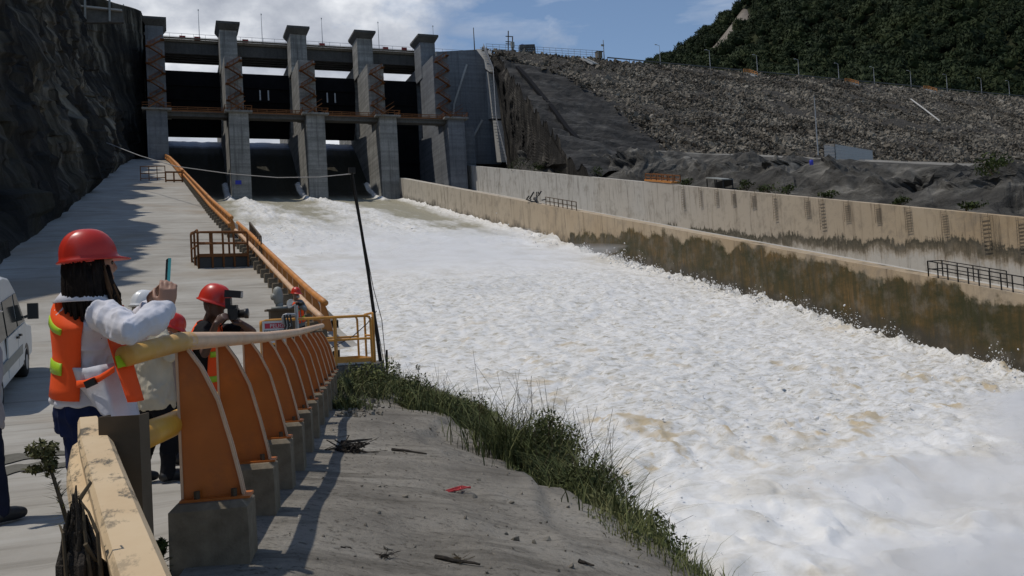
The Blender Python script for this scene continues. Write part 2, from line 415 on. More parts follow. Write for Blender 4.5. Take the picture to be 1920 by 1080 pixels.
def shot_mat(name, dark, mid, light, sx):
    m = NT(name)
    a = m.noise(1.0, 9, vec=m.mapping(sx), rough=0.65, dist=0.5); b = m.noise(0.12, 7)
    c = m.ramp(a, [(0.3, dark), (0.52, mid), (0.74, light)])
    c = m.mix(m.ramp(b, [(0.4, 0.5), (0.6, 0.0)]), c, dark)
    m.color(c); m.set(Roughness=0.92); m.bump(m.noise(1.2, 9, rough=0.7), 0.8, 0.4); return m.mat
M['shot_grey'] = shot_mat('grey sprayed slope', (0.030,0.029,0.027), (0.095,0.09,0.08), (0.28,0.265,0.235), (0.30,0.20,0.6))
M['shot_dark'] = shot_mat('dark sprayed slope', (0.028,0.027,0.026), (0.062,0.060,0.057), (0.125,0.12,0.112), (0.15,0.35,0.7))
M['rock_face'] = shot_mat('cut rock face', (0.012,0.011,0.010), (0.035,0.032,0.028), (0.15,0.135,0.112), (0.75,0.55,0.12))
M['terrace'] = shot_mat('terrace track', (0.17,0.16,0.14), (0.24,0.225,0.20), (0.31,0.295,0.265), (0.2,0.2,0.2))

def water_mat():
    m = NT('foaming water')
    foam = m.attr('foam'); tan = m.attr('tan')
    n1 = m.noise(1.0, 8, vec=m.mapping((0.8, 0.35, 0.8)), rough=0.65, dist=0.6)
    n2 = m.noise(2.6, 6, rough=0.6, dist=0.4)
    f = m.math('ADD', foam, m.math('MULTIPLY', m.math('SUBTRACT', n1, 0.5), 0.9))
    under = m.ramp(n2, [(0.3, (0.25,0.23,0.17)), (0.7, (0.36,0.335,0.255))])
    n3 = m.noise(1.0, 8, vec=m.mapping((1.1, 2.6, 1.5)), rough=0.74, dist=0.9)
    soft = m.attr('soft')
    cloud = m.ramp(m.noise(0.33, 6, rough=0.6, dist=0.5), [(0.36, (0.53,0.50,0.44)), (0.48, (0.68,0.665,0.63)), (0.6, (0.775,0.77,0.755))])
    white = m.ramp(n3, [(0.36, (0.40,0.365,0.29)), (0.45, (0.62,0.60,0.555)), (0.56, (0.765,0.755,0.735))])
    white = m.mix(m.math('MULTIPLY', soft, 0.88), white, cloud)
    c = m.mix(m.ramp(f, [(0.20, 0.0), (0.55, 0.55), (0.95, 1.0)]), under, white)
    t = m.math('ADD', tan, m.math('MULTIPLY', m.math('SUBTRACT', n1, 0.5), 0.8))
    c = m.mix(m.ramp(t, [(0.35, 0.0), (0.95, 0.85)]), c, (0.50,0.40,0.25))
    c = m.mix(m.attr('bay'), c, (0.030,0.027,0.018)); c = m.mix(m.attr('crest'), c, (0.20,0.27,0.42))  # smooth dark bay water, deepened for shade; crest blue is painted-in skylight
    m.color(c); m.l(m.math('MULTIPLY_ADD', m.attr('crest'), -0.42, 0.55), m.b.inputs['Roughness']); m.l(m.math('MULTIPLY_ADD', m.attr('crest'), 0.4, 0.1), m.b.inputs['Specular IOR Level'])
    m.bump(m.math('MULTIPLY', m.math('ADD', n3, m.math('MULTIPLY', m.noise(5, 6, rough=0.7), 0.6)), m.math('MULTIPLY_ADD', soft, -0.75, 1.0)), 0.45, 0.22)
    return m.mat
M['water'] = water_mat()

# ------------------------------------------------------------------ levels
def road_z(y):
    k = -4.4 + S*np.asarray(y, float); return 0.5*(k + np.sqrt(k*k + 0.25)) - 0.03
LIP = np.array([(-20,4.9),(0,4.85),(22,4.75),(26,4.6),(43,4.3),(65,3.7),(127,2.7),(193,1.4),(214,1.05)])
def lip_x(y): return np.interp(y, LIP[:,0], LIP[:,1])
def bar_x(y): return 0.02 + 0.206*(np.asarray(y, float)-4.84)
def near_rise(u, y): return 0.11*sstep(-1.0, -0.1, u)*sstep(1.3, 0.3, u)*sstep(8.5, 5.6, y)
def bank_z(x, y):
    u = (np.asarray(x, float)-bar_x(y))*0.979
    up = np.maximum(u, 0)
    z = 0.07 - 0.05*up - 0.058*up**2
    lim = np.interp(y, [3, 8, 14, 24], [3.30, 3.55, 3.9, 4.1])
    z = z - np.maximum(up-lim, 0)*1.5 - np.maximum(up-lim-0.5, 0)*2
    z = z + 0.03*fbm(np.asarray(x)*2.2, np.asarray(y)*1.6, 4, 7, 3)*np.clip(up-0.8, 0, 1) + 0.06*fbm(np.asarray(x)*0.5, np.asarray(y)*0.5, 0, 3, 4)*np.clip(up, 0, 1)
    z = z - 0.11*sstep(0, 0.07, up-(2.30+0.45*vnoise(np.asarray(y)*0.45, 0, 3, 5)))*sstep(5, 9, y) - 0.07*sstep(0, 0.06, up-(1.75+0.5*vnoise(np.asarray(y)*0.7, 4, 3, 15)))*sstep(9, 12, y)
    z = z + 0.16*np.maximum(vnoise(np.asarray(x)*0.8, np.asarray(y)*0.45, 2.0, 5), 0)*sstep(1.8, 3.2, up)
    z = z + near_rise(u, y)
    return np.where(u < 0, 0.02, z)
def water_z(y):
    y = np.asarray(y, float)
    yy = [-400, 212, 220, 228, 236, 243, 250, 400]; zz = [-13.4-S*400, 32.6, 35.6, 41.0, 47.6, 52.3, 53.4, 53.4]
    return np.interp(y, yy, zz)
WALL_X = 52.3
OUT_X = 71.0
def wall_top(y): return -8.15 + 0.2175*np.asarray(y, float)
def out_top(y): return -4.4 + 0.2145*np.asarray(y, float)
def crest_y(x): return 223.5 + 0.085*(np.asarray(x, float)-81)
DM = 0.60
def dam_z(x, y): return 75 - DM*(crest_y(x)-np.asarray(y, float))

# ------------------------------------------------------------------ ground sheet, road, bank
g = MB(); g.grid(np.array([[(x, y, -60.0) for y in (-3000, 0, 6000)] for x in (-4000, 0, 4000)]))
structure('ground', g, M['soil'])

ys = np.concatenate([np.arange(-8, 40, 0.5), np.arange(40, 234, 1.6)])
us = np.concatenate([np.linspace(0, 0.6, 14), np.linspace(0.62, 1, 30)])
P = np.zeros((len(us), len(ys), 3))
for j, y in enumerate(ys):
    x1 = min(lip_x(y), bar_x(y)+0.02) if y < 24 else lip_x(y)
    x0 = -16.0
    P[:, j, 0] = x0 + (x1-x0)*us; P[:, j, 1] = y
P[:, :, 2] = road_z(P[:, :, 1]) + 0.03*fbm(P[:, :, 0]*0.25, P[:, :, 1]*0.7, 0, 2, 4)*sstep(20, 34, P[:, :, 1])
P[:, :, 2] += near_rise((P[:, :, 0]-bar_x(P[:, :, 1]))*0.979, P[:, :, 1])
g = MB(); g.grid(P); structure('road', g, M['road'])
# hose-washed mud stripes across the apron
M['mud'] = concrete('damp mud', (0.17,0.16,0.135), (0.10,0.095,0.08), 1.2, bump=0.3)
for k, (ya, yb) in enumerate(((860, 848), (884, 868))):
    a = hit(-60, ya+8, (0,0,1), 0); b = hit(150, yb, (0,0,1), 0)
    n = 24; Q = np.zeros((n, 2, 3))
    for i in range(n):
        p = a + (b-a)*i/(n-1); w = (0.40 + 0.12*math.sin(i*0.9+k))*(1 - (i/(n-1))**6)
        wob = 0.10*math.sin(i*0.5+k*2)
        Q[i, 0] = (p[0], p[1]-w+wob, 0.012+road_z(p[1])+0.0); Q[i, 1] = (p[0], p[1]+w+wob, 0.012+road_z(p[1]))
    g = MB(); g.grid(Q); structure('mud_streak', g, M['mud'])

xs = np.concatenate([np.linspace(0.02, 1.2, 8), np.linspace(1.35, 4.6, 46), np.linspace(4.75, 9.5, 26)])
ys = np.concatenate([np.arange(-8, 2, 0.5), np.arange(2, 27.1, 0.14)])
X = bar_x(ys)[None, :] + xs[:, None]; Y = np.repeat(ys[None, :], len(xs), 0)
P = np.stack([X, Y, bank_z(X, Y)], 2); P[:, :, 2] = np.maximum(P[:, :, 2], water_z(Y)-2)
g = MB(); g.grid(P); structure('bank', g, M['bank'])

# left chute wall under the road edge
lw = MB()
ys = np.concatenate([[26.5], np.arange(30, 214, 6), [214.0]])
top = np.stack([lip_x(ys), ys, road_z(ys)+0.22], 1)
for a, b in zip(top[:-1], top[1:]):
    for w0, w1, h0, h1 in ((-0.55, 0.0, 0.0, -26.0),):
        q = [(a[0]+w0, a[1], a[2]+h0), (a[0]+w1, a[1], a[2]+h0), (a[0]+w1, a[1], a[2]+h1), (a[0]+w0, a[1], a[2]+h1)]
        r = [(b[0]+w0, b[1], b[2]+h0), (b[0]+w1, b[1], b[2]+h0), (b[0]+w1, b[1], b[2]+h1), (b[0]+w0, b[1], b[2]+h1)]
        lw.rings([q, r], caps=False)
tag(obj('retaining_wall', lw, M['dark_conc']), 'long grey weathered kerb wall along the left edge of the chute, under the orange pipes', 'wall')

# ------------------------------------------------------------------ water
PIERS_X = [-1.5 + 17.25*i for i in range(5)]
def make_water():
    ys = np.concatenate([np.arange(-60, 8, 1.6), np.arange(8, 55, 0.17), np.arange(55, 90, 0.28), np.arange(90, 130, 0.55), np.arange(130, 212, 1.0), np.arange(212, 262.1, 1.0)])
    t = np.linspace(0, 1, 240)
    n, m_ = len(ys), len(t)
    x0 = np.where(ys < 27, 4.5, lip_x(np.minimum(ys, 214))-0.3); x1 = np.where(ys > 205, 50.4, WALL_X+0.2)
    X = x0[:, None] + (x1-x0)[:, None]*t[None, :]; Y = np.repeat(ys[:, None], m_, 1)
    Z = water_z(Y)
    up = sstep(120, 126, Y); near = 1-sstep(26, 38, Y); mid = (1-up)*(1-near)
    # smooth sheet with wakes
    wake = np.zeros_like(X)
    for px, sp in ((15.9, 0.13), (33.1, 0.13)):
        d = 207 - Y; c = px + 0.03*d; w = 1.6 + sp*np.maximum(d, 0)
        wake = np.maximum(wake, np.exp(-((X-c)/w)**2)*sstep(-1, 3, d)*np.exp(-np.maximum(d, 0)/170))
    wake = np.maximum(wake, np.exp(-((WALL_X-X)/(1.3+0.025*np.maximum(215-Y, 0)))**2)*0.95*(Y < 214))
    wake = np.maximum(wake, np.exp(-((X-x0[:, None])/(2.5+0.05*np.maximum(215-Y, 0)))**2)*0.6*(Y < 205))
    for k in (1, 2, 3):
        e = PIERS_X[k]-2.2
        wake = np.maximum(wake, 1.1*np.exp(-((X-(e-0.4))/0.9)**2)*(Y > 203)*(Y < 224)*(X < e+1.5))
    st = fbm(X*0.55, Y*0.10, 0, 11, 5)
    mott = fbm(X*0.22, Y*0.16, 3, 33, 4)
    foam_up = np.clip(-0.02 + 1.2*wake + 0.22*st + 0.2*mott + 0.35*sstep(160, 124, Y), 0, 1.1)
    disp = up*(0.12*st + 0.8*wake*(0.6+0.6*np.abs(fbm(X*0.8, Y*0.5, 0, 21, 3))))
    # chop
    r1 = 1-np.abs(fbm(X*0.42+0.6*vnoise(X*0.3, Y*0.3, 5, 3), Y*0.50, 0, 31, 4)); r2 = fbm(X*1.4, Y*1.5, 0, 41, 4)
    disp += mid*sstep(125, 70, Y)*(0.10*(r1-0.6) + 0.10*r2 + 0.06*fbm(X*2.7, Y*2.7, 0, 47, 3, 0.6) + 0.30*fbm(X*0.12, Y*0.12, 0, 45, 3))
    disp += 0.8*np.exp(-((Y-119)/5.0)**2)*(0.5+0.8*np.abs(fbm(X*0.35, Y*0.4, 0, 51, 4)))
    # billows
    b1 = 1-np.abs(fbm(X*0.17, Y*0.17, 1, 61, 3)); b2 = 1-np.abs(fbm(X*0.55, Y*0.55, 1, 71, 4))
    disp += near*(1.1*(b1-0.5) + 0.34*(b2-0.5) + 0.10*(1-np.abs(fbm(X*1.6, Y*1.6, 2, 73, 3))))
    # brown bursts thrown up where the sheet breaks
    cell = np.clip(vnoise(X*0.36, Y*0.36, 8, 81)-0.34, 0, 1)*2.2 * np.exp(-((Y-37-0.12*(X-20))/6.0)**2)
    disp += 0.22*cell*(0.6+0.6*fbm(X*1.6, Y*1.6, 0, 85, 3))
    # splashing edge along the right wall
    edge = np.exp(-((WALL_X-X)/1.5)**2)
    disp += edge*(1-up)*(0.5*np.abs(fbm(X*0.9, Y*0.9, 4, 91, 5, 0.6)))
    Z = Z + disp
    X2 = X + (1-up)*0.3*fbm(X*0.7, Y*0.7, 9, 95, 3)*((t > 0.02) & (t < 0.98))[None, :]
    foam = up*foam_up + (1-up)*1.0
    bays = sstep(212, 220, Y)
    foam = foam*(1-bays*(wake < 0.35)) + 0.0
    sp = fbm(X*0.45, Y*0.85, 2, 101, 5)
    cell = cell*np.clip(0.45+1.2*fbm(X*1.5, Y*0.8, 6, 131, 4), 0, 1.2)
    tan = mid*np.clip(sp-0.32, 0, 1)*0.8*sstep(95, 60, Y) + cell*1.1 + near*np.clip(fbm(X*0.22, Y*0.22, 3, 111, 5)-0.05, 0, 1)*0.75
    rag = fbm(X*1.8, Y*1.0, 6, 151, 4); burst = np.zeros_like(X)
    for px, py, h, w in ((1210, 806, 0.6, 0.8), (1358, 804, 1.0, 0.6), (1550, 764, 0.5, 0.5), (1592, 776, 0.7, 1.0), (1640, 768, 0.7, 0.6), (1040, 790, 0.4, 0.6), (1130, 800, 0.4, 0.5), (1450, 812, 0.5, 1.2), (1775, 830, 0.6, 0.6), (1265, 838, 0.4, 0.7), (1520, 806, 0.5, 1.4), (1400, 735, 0.3, 0.8), (1250, 700, 0.3, 0.6)):
        c = hit(px, py, (0, -S, 1), -13.1)
        b = h*np.exp(-((X-c[0])/w)**2-((Y-c[1])/(w*1.2))**2)*np.clip(0.55+0.9*rag, 0, 1.5); burst = np.maximum(burst, b)
    Z = Z + 0.28*burst; tan = tan + 1.3*burst
    v = np.stack([X2, Y, Z], 2).reshape(-1, 3)
    idx = np.arange(n*m_).reshape(n, m_)
    f = np.stack([idx[:-1, :-1], idx[:-1, 1:], idx[1:, 1:], idx[1:, :-1]], 2).reshape(-1, 4)
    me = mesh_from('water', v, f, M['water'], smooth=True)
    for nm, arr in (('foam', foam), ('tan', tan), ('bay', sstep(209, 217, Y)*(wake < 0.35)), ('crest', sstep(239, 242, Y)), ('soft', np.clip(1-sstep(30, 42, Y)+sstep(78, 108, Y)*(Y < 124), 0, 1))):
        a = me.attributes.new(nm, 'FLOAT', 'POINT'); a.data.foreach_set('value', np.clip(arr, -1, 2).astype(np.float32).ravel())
    o = bpy.data.objects.new('water', me); scene.collection.objects.link(o); return tag(o, kind='structure')
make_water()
def lake_mat():
    m = NT('lake water'); m.color((0.05,0.06,0.045)); m.set(Roughness=0.12, IOR=1.33); m.bump(m.noise(0.8, 4), 0.2, 0.1); return m.mat
g = MB(); g.grid(np.array([[(x, y, 53.35) for y in (261.8, 900)] for x in (-300, 900)])); structure('reservoir', g, lake_mat())

# ------------------------------------------------------------------ cliff on the left
def make_cliff():
    ys = np.concatenate([np.arange(-60, 20, 2.0), np.arange(20, 140, 0.7), np.arange(140, 262, 1.2)])
    hs = np.linspace(0, 1, 150)
    Y = np.repeat(ys[:, None], len(hs), 1); Hh = np.repeat(hs[None, :], len(ys), 0)
    base = np.interp(Y, [5, 24, 42, 100, 212, 224, 262], [-30, -18, -6.6, -7.0, -7.6, -4.2, -3.6])
    tot = np.interp(Y, [-60, 20, 120, 215, 226, 262], [40, 40, 39, 37.5, 36, 36])
    z = road_z(Y) - 0.6 + Hh*tot
    setb = np.interp(Y, [-60, 150, 212, 222, 226], [0.30, 0.30, 0.28, 0.10, 0.0])
    X = base - Hh*tot*setb
    h = Hh*tot
    fl = fbm(Y*0.16, h*0.035, 0, 7, 5); ledge = fbm(Y*0.05, h*0.16, 3, 9, 4); rough = fbm(Y*0.5, h*0.4, 1, 13, 5)
    wy, wh = Y + 1.6*vnoise(Y*0.2, h*0.2, 0, 61), h + 2.0*vnoise(Y*0.13, h*0.15, 4, 63)
    blk = _hash(np.floor(wy/2.6).astype(np.int64), np.floor(wh/4.2).astype(np.int64), np.zeros(Y.shape, np.int64), 5) + 0.6*_hash(np.floor(wy/1.1).astype(np.int64), np.floor(wh/1.7).astype(np.int64), np.ones(Y.shape, np.int64), 6)
    fade = sstep(0, 0.06, Hh)
    X = X + fade*(1.5*fl + 1.1*ledge + 0.45*rough + 0.55*blk) * np.interp(Y, [-60, 200, 228], [1, 0.9, 0.12])
    # plateau behind
    topx = np.stack([X[:, -1]-k for k in (0.6, 3.0, 11.0, 60.0)], 1); topz = np.stack([z[:, -1]+0.3, z[:, -1]+0.4, z[:, -1]+np.interp(ys, [195, 215], [15, 1]), z[:, -1]+np.interp(ys, [195, 215], [45, 4])], 1)
    X = np.concatenate([X, topx], 1); z = np.concatenate([z, topz], 1); Y = np.concatenate([Y, np.repeat(ys[:, None], 4, 1)], 1)
    g = MB(); g.grid(np.stack([X, Y, z], 2)); structure('cliff', g, M['cliff'], smooth=False)
make_cliff()

# ------------------------------------------------------------------ right side: embankment, cut face, terrace
K0 = 75-DM*227
FACE_B = np.array([hit(px, py, (0, -DM, 1), K0) for px, py in ((925, 98), (944, 128), (978, 179), (1007, 223), (1033, 257), (1050, 286), (1062, 306))])
FACE_A = np.array([hit(px, py, (0, 1, 0), y) for (px, py), y in (((910, 92), 223), ((926, 134), 220), ((934, 178), 218), ((940, 225), 216), ((947, 262), 213), ((953, 300), 209), ((956, 316), 206))])
def xb(y): return np.interp(y, FACE_B[::-1, 1], FACE_B[::-1, 0])
LIM_Y, LIM_X = [150, 161, 187, 206, 216, 224], [96, 97, 100, 97, 86.5, 82]
def make_dam():
    us = np.concatenate([np.linspace(0, 0.14, 50), np.linspace(0.15, 1, 90)]); ss = np.linspace(0, 1, 120)
    Y = 226.0 - ss[None, :]*82 + 0*us[:, None]
    x0 = xb(Y); X = x0 + (430-x0)*us[:, None]
    Y = Y + 0.085*(X-81)*np.clip(1-ss[None, :]*0.2, 0, 1); Z = dam_z(X, Y)
    n = fbm(X*0.12, Y*0.12, 0, 5, 5); sh = sstep(3, -3, X - np.interp(Y, LIM_Y, LIM_X))
    st = vnoise(X*0.04, Y*0.45+X*0.16, 0, 25) + 0.5*vnoise(X*0.10, Y*1.0+X*0.3, 3, 26)
    Z = Z + 0.5*n*(1-sh) + sh*(1.1*st + 0.55*fbm(X*0.3, Y*0.3, 2, 15, 4) - 0.8) * sstep(0, 0.05, ss)[None, :]
    Z = np.minimum(Z, 75.0); X0, Y0 = X[:, :1], crest_y(X[:, :1])
    g = MB(); crest = np.concatenate([np.stack([X0, Y0+d, np.full_like(X0, z)], 2) for d, z in ((60, 45.0), (10.0, 75.0), (2.6, 75.02))], 1)
    P = np.concatenate([crest, np.stack([X, Y, Z], 2)], 1); g.grid(P)
    cx, cy = P[:-1, :-1, 0], P[:-1, :-1, 1]
    g.m = list(((cx < np.interp(cy, LIM_Y, LIM_X)) & (cy < 222)).astype(int).ravel())
    sk = P[0, 2:]; g.cur = 2; g.grid(np.stack([sk + np.array((0.15, 0.1, -d)) for d in (0, 6, 14, 30)], 0))
    structure('dam_slope', g, [M['riprap_base'], M['shot_dark'], M['rock_face']], smooth=False)
M['riprap_base'] = concrete('rockfill ground', (0.085,0.077,0.066), (0.04,0.036,0.031), 0.5, bump=0.8, bdist=0.3)
make_dam()
def make_face():
    k = np.linspace(0, 1, 70); ts = np.linspace(0, 1, 40); q = np.linspace(0, 1, len(FACE_A))
    A = np.stack([np.interp(k, q, FACE_A[:, i]) for i in range(3)], 1); Bq = np.stack([np.interp(k, q, FACE_B[:, i]) for i in range(3)], 1)
    T = ts[None, :, None]; P = A[:, None]*(1-T) + Bq[:, None]*T
    w = np.sin(T[..., 0]*math.pi)
    d = 1.4*fbm(P[..., 0]*0.35+P[..., 1]*0.2, P[..., 2]*0.06, 0, 3, 5) + 0.6*fbm(P[..., 0]*0.9, P[..., 2]*0.5, 1, 8, 4)
    P[..., 1] += w*(d + 1.0); P[..., 0] += w*0.5*d
    g = MB(); g.grid(P); structure('rock_face', g, M['rock_face'], smooth=False)
make_face()
EDGE_X = 90.0
def terr_z(x, y):
    return -0.9 + 0.2225*np.asarray(y, float) - 0.020*np.maximum(np.asarray(x, float)-EDGE_X, 0)
def make_berm():
    ys = np.concatenate([np.arange(-40, 40, 4.0), np.arange(40, 190, 0.5)]); ts = np.linspace(0, 1, 80)
    Y = np.repeat(ys[:, None], len(ts), 1); T = np.repeat(ts[None, :], len(ys), 0)
    sk = 6*vnoise(ys*0.05, 0, 0, 77)[:, None]
    X = 71.9 + (EDGE_X-71.9)*T
    z0 = out_top(Y) - 0.25; z1 = terr_z(EDGE_X, Y)
    prof = np.where(T < 0.16, 0.04*T/0.16, 0.04 + 0.96*(1-(1-np.clip((T-0.16)/0.84, 0, 1))**3.2))
    Z = z0 + (z1-z0)*prof
    bul = np.maximum(fbm(X*0.07+2, Y*0.085, 0, 17, 3), -0.8); fine = fbm(X*0.35, Y*0.3, 0, 19, 4)
    w = np.sin(np.clip((T-0.12)/0.88, 0, 1)*math.pi)
    Z = Z + w*(2.6*np.minimum(bul, 0.25) + 0.9*fine - 2.4*np.abs(fbm(X*0.13, Y*0.13, 7, 37, 4)) + 0.5*fbm(X*0.8, Y*0.8, 7, 39, 4))
    X = X - w*(3.4*np.abs(fbm(Y*0.09, Z*0.12, 5, 27, 3)) + 0.8*fbm(Y*0.3, Z*0.4, 3, 57, 3))
    g = MB(); g.grid(np.stack([X, Y, Z], 2)); structure('shotcrete_slope', g, M['shot_grey'], smooth=False)
    xs = np.concatenate([np.arange(EDGE_X, 130, 1.5), np.arange(130, 420, 6.0)]); ys2 = np.concatenate([np.arange(-40, 60, 5), np.arange(60, 172, 1.6)])
    X = np.repeat(xs[:, None], len(ys2), 1); Y = np.repeat(ys2[None, :], len(xs), 0)
    Z = terr_z(X, Y) + 0.25*fbm(X*0.15, Y*0.15, 0, 29, 4)*sstep(0, 6, X-EDGE_X)
    g = MB(); g.grid(np.stack([X, Y, Z], 2)); structure('terrace', g, M['terrace'], smooth=True)
make_berm()

def ico(sub=0):
    t = (1+5**0.5)/2
    v = np.array([(-1,t,0),(1,t,0),(-1,-t,0),(1,-t,0),(0,-1,t),(0,1,t),(0,-1,-t),(0,1,-t),(t,0,-1),(t,0,1),(-t,0,-1),(-t,0,1)], float)
    v /= np.linalg.norm(v[0])
    f = [(0,11,5),(0,5,1),(0,1,7),(0,7,10),(0,10,11),(1,5,9),(5,11,4),(11,10,2),(10,7,6),(7,1,8),(3,9,4),(3,4,2),(3,2,6),(3,6,8),(3,8,9),(4,9,5),(2,4,11),(6,2,10),(8,6,7),(9,8,1)]
    for _ in range(sub):
        v = list(map(tuple, v)); cache = {}; nf = []
        def mid(a, b):
            k = (min(a, b), max(a, b))
            if k not in cache:
                p = (np.array(v[a])+np.array(v[b]))/2; p /= np.linalg.norm(p); v.append(tuple(p)); cache[k] = len(v)-1
            return cache[k]
        for a, b, c in f:
            x, y, z = mid(a, b), mid(b, c), mid(c, a); nf += [(a,x,z),(b,y,x),(c,z,y),(x,y,z)]
        f = nf; v = np.array(v)
    return np.asarray(v), np.asarray(f)
def rand_rot(n):
    q = rng.normal(size=(n, 4)); q /= np.linalg.norm(q, axis=1, keepdims=True); w, x, y, z = q.T
    return np.stack([np.stack([1-2*(y*y+z*z), 2*(x*y-z*w), 2*(x*z+y*w)], 1), np.stack([2*(x*y+z*w), 1-2*(x*x+z*z), 2*(y*z-x*w)], 1), np.stack([2*(x*z-y*w), 2*(y*z+x*w), 1-2*(x*x+y*y)], 1)], 1)
def scatter(pos, scale, tmpl, rot=True):
    """many copies of template meshes [(v, f)...] at pos (n,3), scale (n,3) -> verts, faces"""
    V, Fc, off = [], [], 0
    which = rng.integers(0, len(tmpl), len(pos))
    for k, (tv, tf) in enumerate(tmpl):
        s = which == k; p = pos[s]; sc = scale[s]
        if not len(p): continue
        w = tv[None]*sc[:, None, :]
        if rot: w = np.einsum('nij,nkj->nki', rand_rot(len(p)), w)
        w = w + p[:, None, :]
        V.append(w.reshape(-1, 3)); Fc.append((tf[None]+(np.arange(len(p))*len(tv))[:, None, None]).reshape(-1, tf.shape[1])+off); off += len(p)*len(tv)
    return np.concatenate(V), np.concatenate(Fc)
def rock_templates(k):
    out = []
    for i in range(k):
        v, f = ico(0); v = v*(1+0.42*rng.normal(size=(len(v), 1))).clip(0.5, 1.6); v = v*np.array([1.0, rng.uniform(0.6, 1.0), rng.uniform(0.45, 0.8)]); out.append((v, f))
    return out
n = 54000
x = 80 + (335-80)*rng.random(n)**1.15; s = rng.random(n)*80; y = crest_y(x)-s
lim = np.interp(y, LIM_Y, LIM_X) + rng.normal(size=n)*1.2
k = (x > lim) & (dam_z(x, y) > terr_z(x, y)-1)
x, y = x[k], y[k]; z = dam_z(x, y)+0.15
r = 0.31*np.exp(rng.normal(size=len(x))*0.38)
V, Fc = scatter(np.stack([x, y, z], 1), np.repeat(r[:, None], 3, 1)*rng.uniform(0.8, 1.35, (len(x), 3)), rock_templates(8))
tag(obj('riprap', (V, Fc), M['riprap'], base=(0,0,0), smooth=False), kind='stuff')

# ------------------------------------------------------------------ wooded mountain
SKY_PX = np.array([(1100,150),(1180,132),(1215,112),(1250,92),(1300,66),(1345,30),(1390,-4),(1500,-90),(1700,-220),(1950,-330),(2400,-430)], float)
zs_a = np.array([at(p[0], p[1], 700.0) for p in SKY_PX]); SK_A = (zs_a-c_p)@c_r0; SK_Z = zs_a[:, 2]
f_h = np.array([math.sin(YAW), math.cos(YAW), 0])
def mount_z(a, b):
    zs = np.interp(a*700/np.maximum(b, 200), SK_A, SK_Z) - 7
    t = np.clip((b-330)/370, 0, 1.0); back = np.maximum(b-700, 0)
    z = 62 + (zs-62)*(0.25*t+0.75*t**1.25) - back*0.25
    return z + (14*fbm(a*0.008, b*0.008, 0, 3, 4)*np.sin(t*math.pi) + 3.0*fbm(a*0.03, b*0.03, 0, 5, 3))
aa = np.linspace(40, 900, 110); bb = np.linspace(300, 1000, 90)
A, B = np.meshgrid(aa, bb, indexing='ij')
def mpt(a, b): return np.stack([c_r0[0]*a+f_h[0]*b, c_r0[1]*a+f_h[1]*b, mount_z(a, b)], -1)
g = MB(); g.grid(mpt(A, B))
M['forest_floor'] = concrete('forest floor', (0.035,0.04,0.018), (0.018,0.022,0.01), 0.05)
structure('mountain', g, M['forest_floor'])
def leaf_mat(name, a, b, c):
    m = NT(name); gg = m.n('ShaderNodeNewGeometry')
    col = m.ramp(gg.outputs['Random Per Island'], [(0.0, a), (0.55, b), (1.0, c)])
    col = m.mix(0.55, col, m.ramp(m.noise(0.045 if name == 'forest leaves' else 0.5, 5), [(0.36, a), (0.5, b), (0.64, c)]))
    m.color(col); m.set(Roughness=0.75); return m.mat
M['forest'] = leaf_mat('forest leaves', (0.012,0.019,0.009), (0.022,0.033,0.013), (0.045,0.055,0.021))
SCAR = [(1404, 28), (1392, 52), (1376, 66), (1352, 92), (1330, 112), (1312, 128)]
def dist_scar(px, py):
    d = np.full(len(px), 1e9)
    for (x0, y0), (x1, y1) in zip(SCAR[:-1], SCAR[1:]):
        t = np.clip(((px-x0)*(x1-x0)+(py-y0)*(y1-y0))/((x1-x0)**2+(y1-y0)**2), 0, 1)
        d = np.minimum(d, np.hypot(px-x0-t*(x1-x0), py-y0-t*(y1-y0)))
    return d
def project(p):
    d = np.asarray(p)-c_p; z = d@c_f
    return CX+FPX*(d@c_r)/z, CY-FPX*(d@c_u)/z
n = 7600
a = rng.uniform(60, 640, n); b = rng.uniform(340, 716, n)
p = mpt(a, b); px, py = project(p)
k = (px > 1190) & (px < 2050) & (py > -90) & (py < 230) & (dist_scar(px, py) > np.interp(py, [20, 60, 128], [13, 9, 5]))
p = p[k]; nT = len(p)
rad = rng.uniform(3.2, 6.4, nT)*np.where(rng.random(nT) < 0.12, 1.35, 1.0)
def crown_templates(k):
    out = []
    for i in range(k):
        v, f = ico(0)
        v = v*np.array([1, 1, 0.85])*0.62
        vs, fs = [v], [f]; off = len(v)
        lob = rng.normal(size=(5, 3)); lob /= np.linalg.norm(lob, axis=1, keepdims=True); lob[:, 2] = np.abs(lob[:, 2])
        for q in range(150):
            dd = rng.normal(size=3); dd /= np.linalg.norm(dd); dd[2] = abs(dd[2])*0.95-0.15
            c = (lob[q % 5]*0.55 + dd*rng.uniform(0.35, 0.62))*np.array([1, 1, 0.85]); u = rng.normal(size=3); u /= np.linalg.norm(u); w = np.cross(u, dd); s = rng.uniform(0.12, 0.26)
            vs.append(np.array([c-u*s, c+w*s*0.8, c+u*s])); fs.append(np.array([[off, off+1, off+2]])); off += 3
        out.append((np.concatenate(vs), np.concatenate(fs)))
    return out
V, Fc = scatter(p + np.array([0, 0, 1])*rad[:, None]*0.9, np.stack([rad, rad, rad*rng.uniform(0.85, 1.3, nT)], 1), crown_templates(6), rot=False)
tag(obj('forest', (V, Fc), M['forest'], base=(0,0,0), smooth=False), kind='stuff')
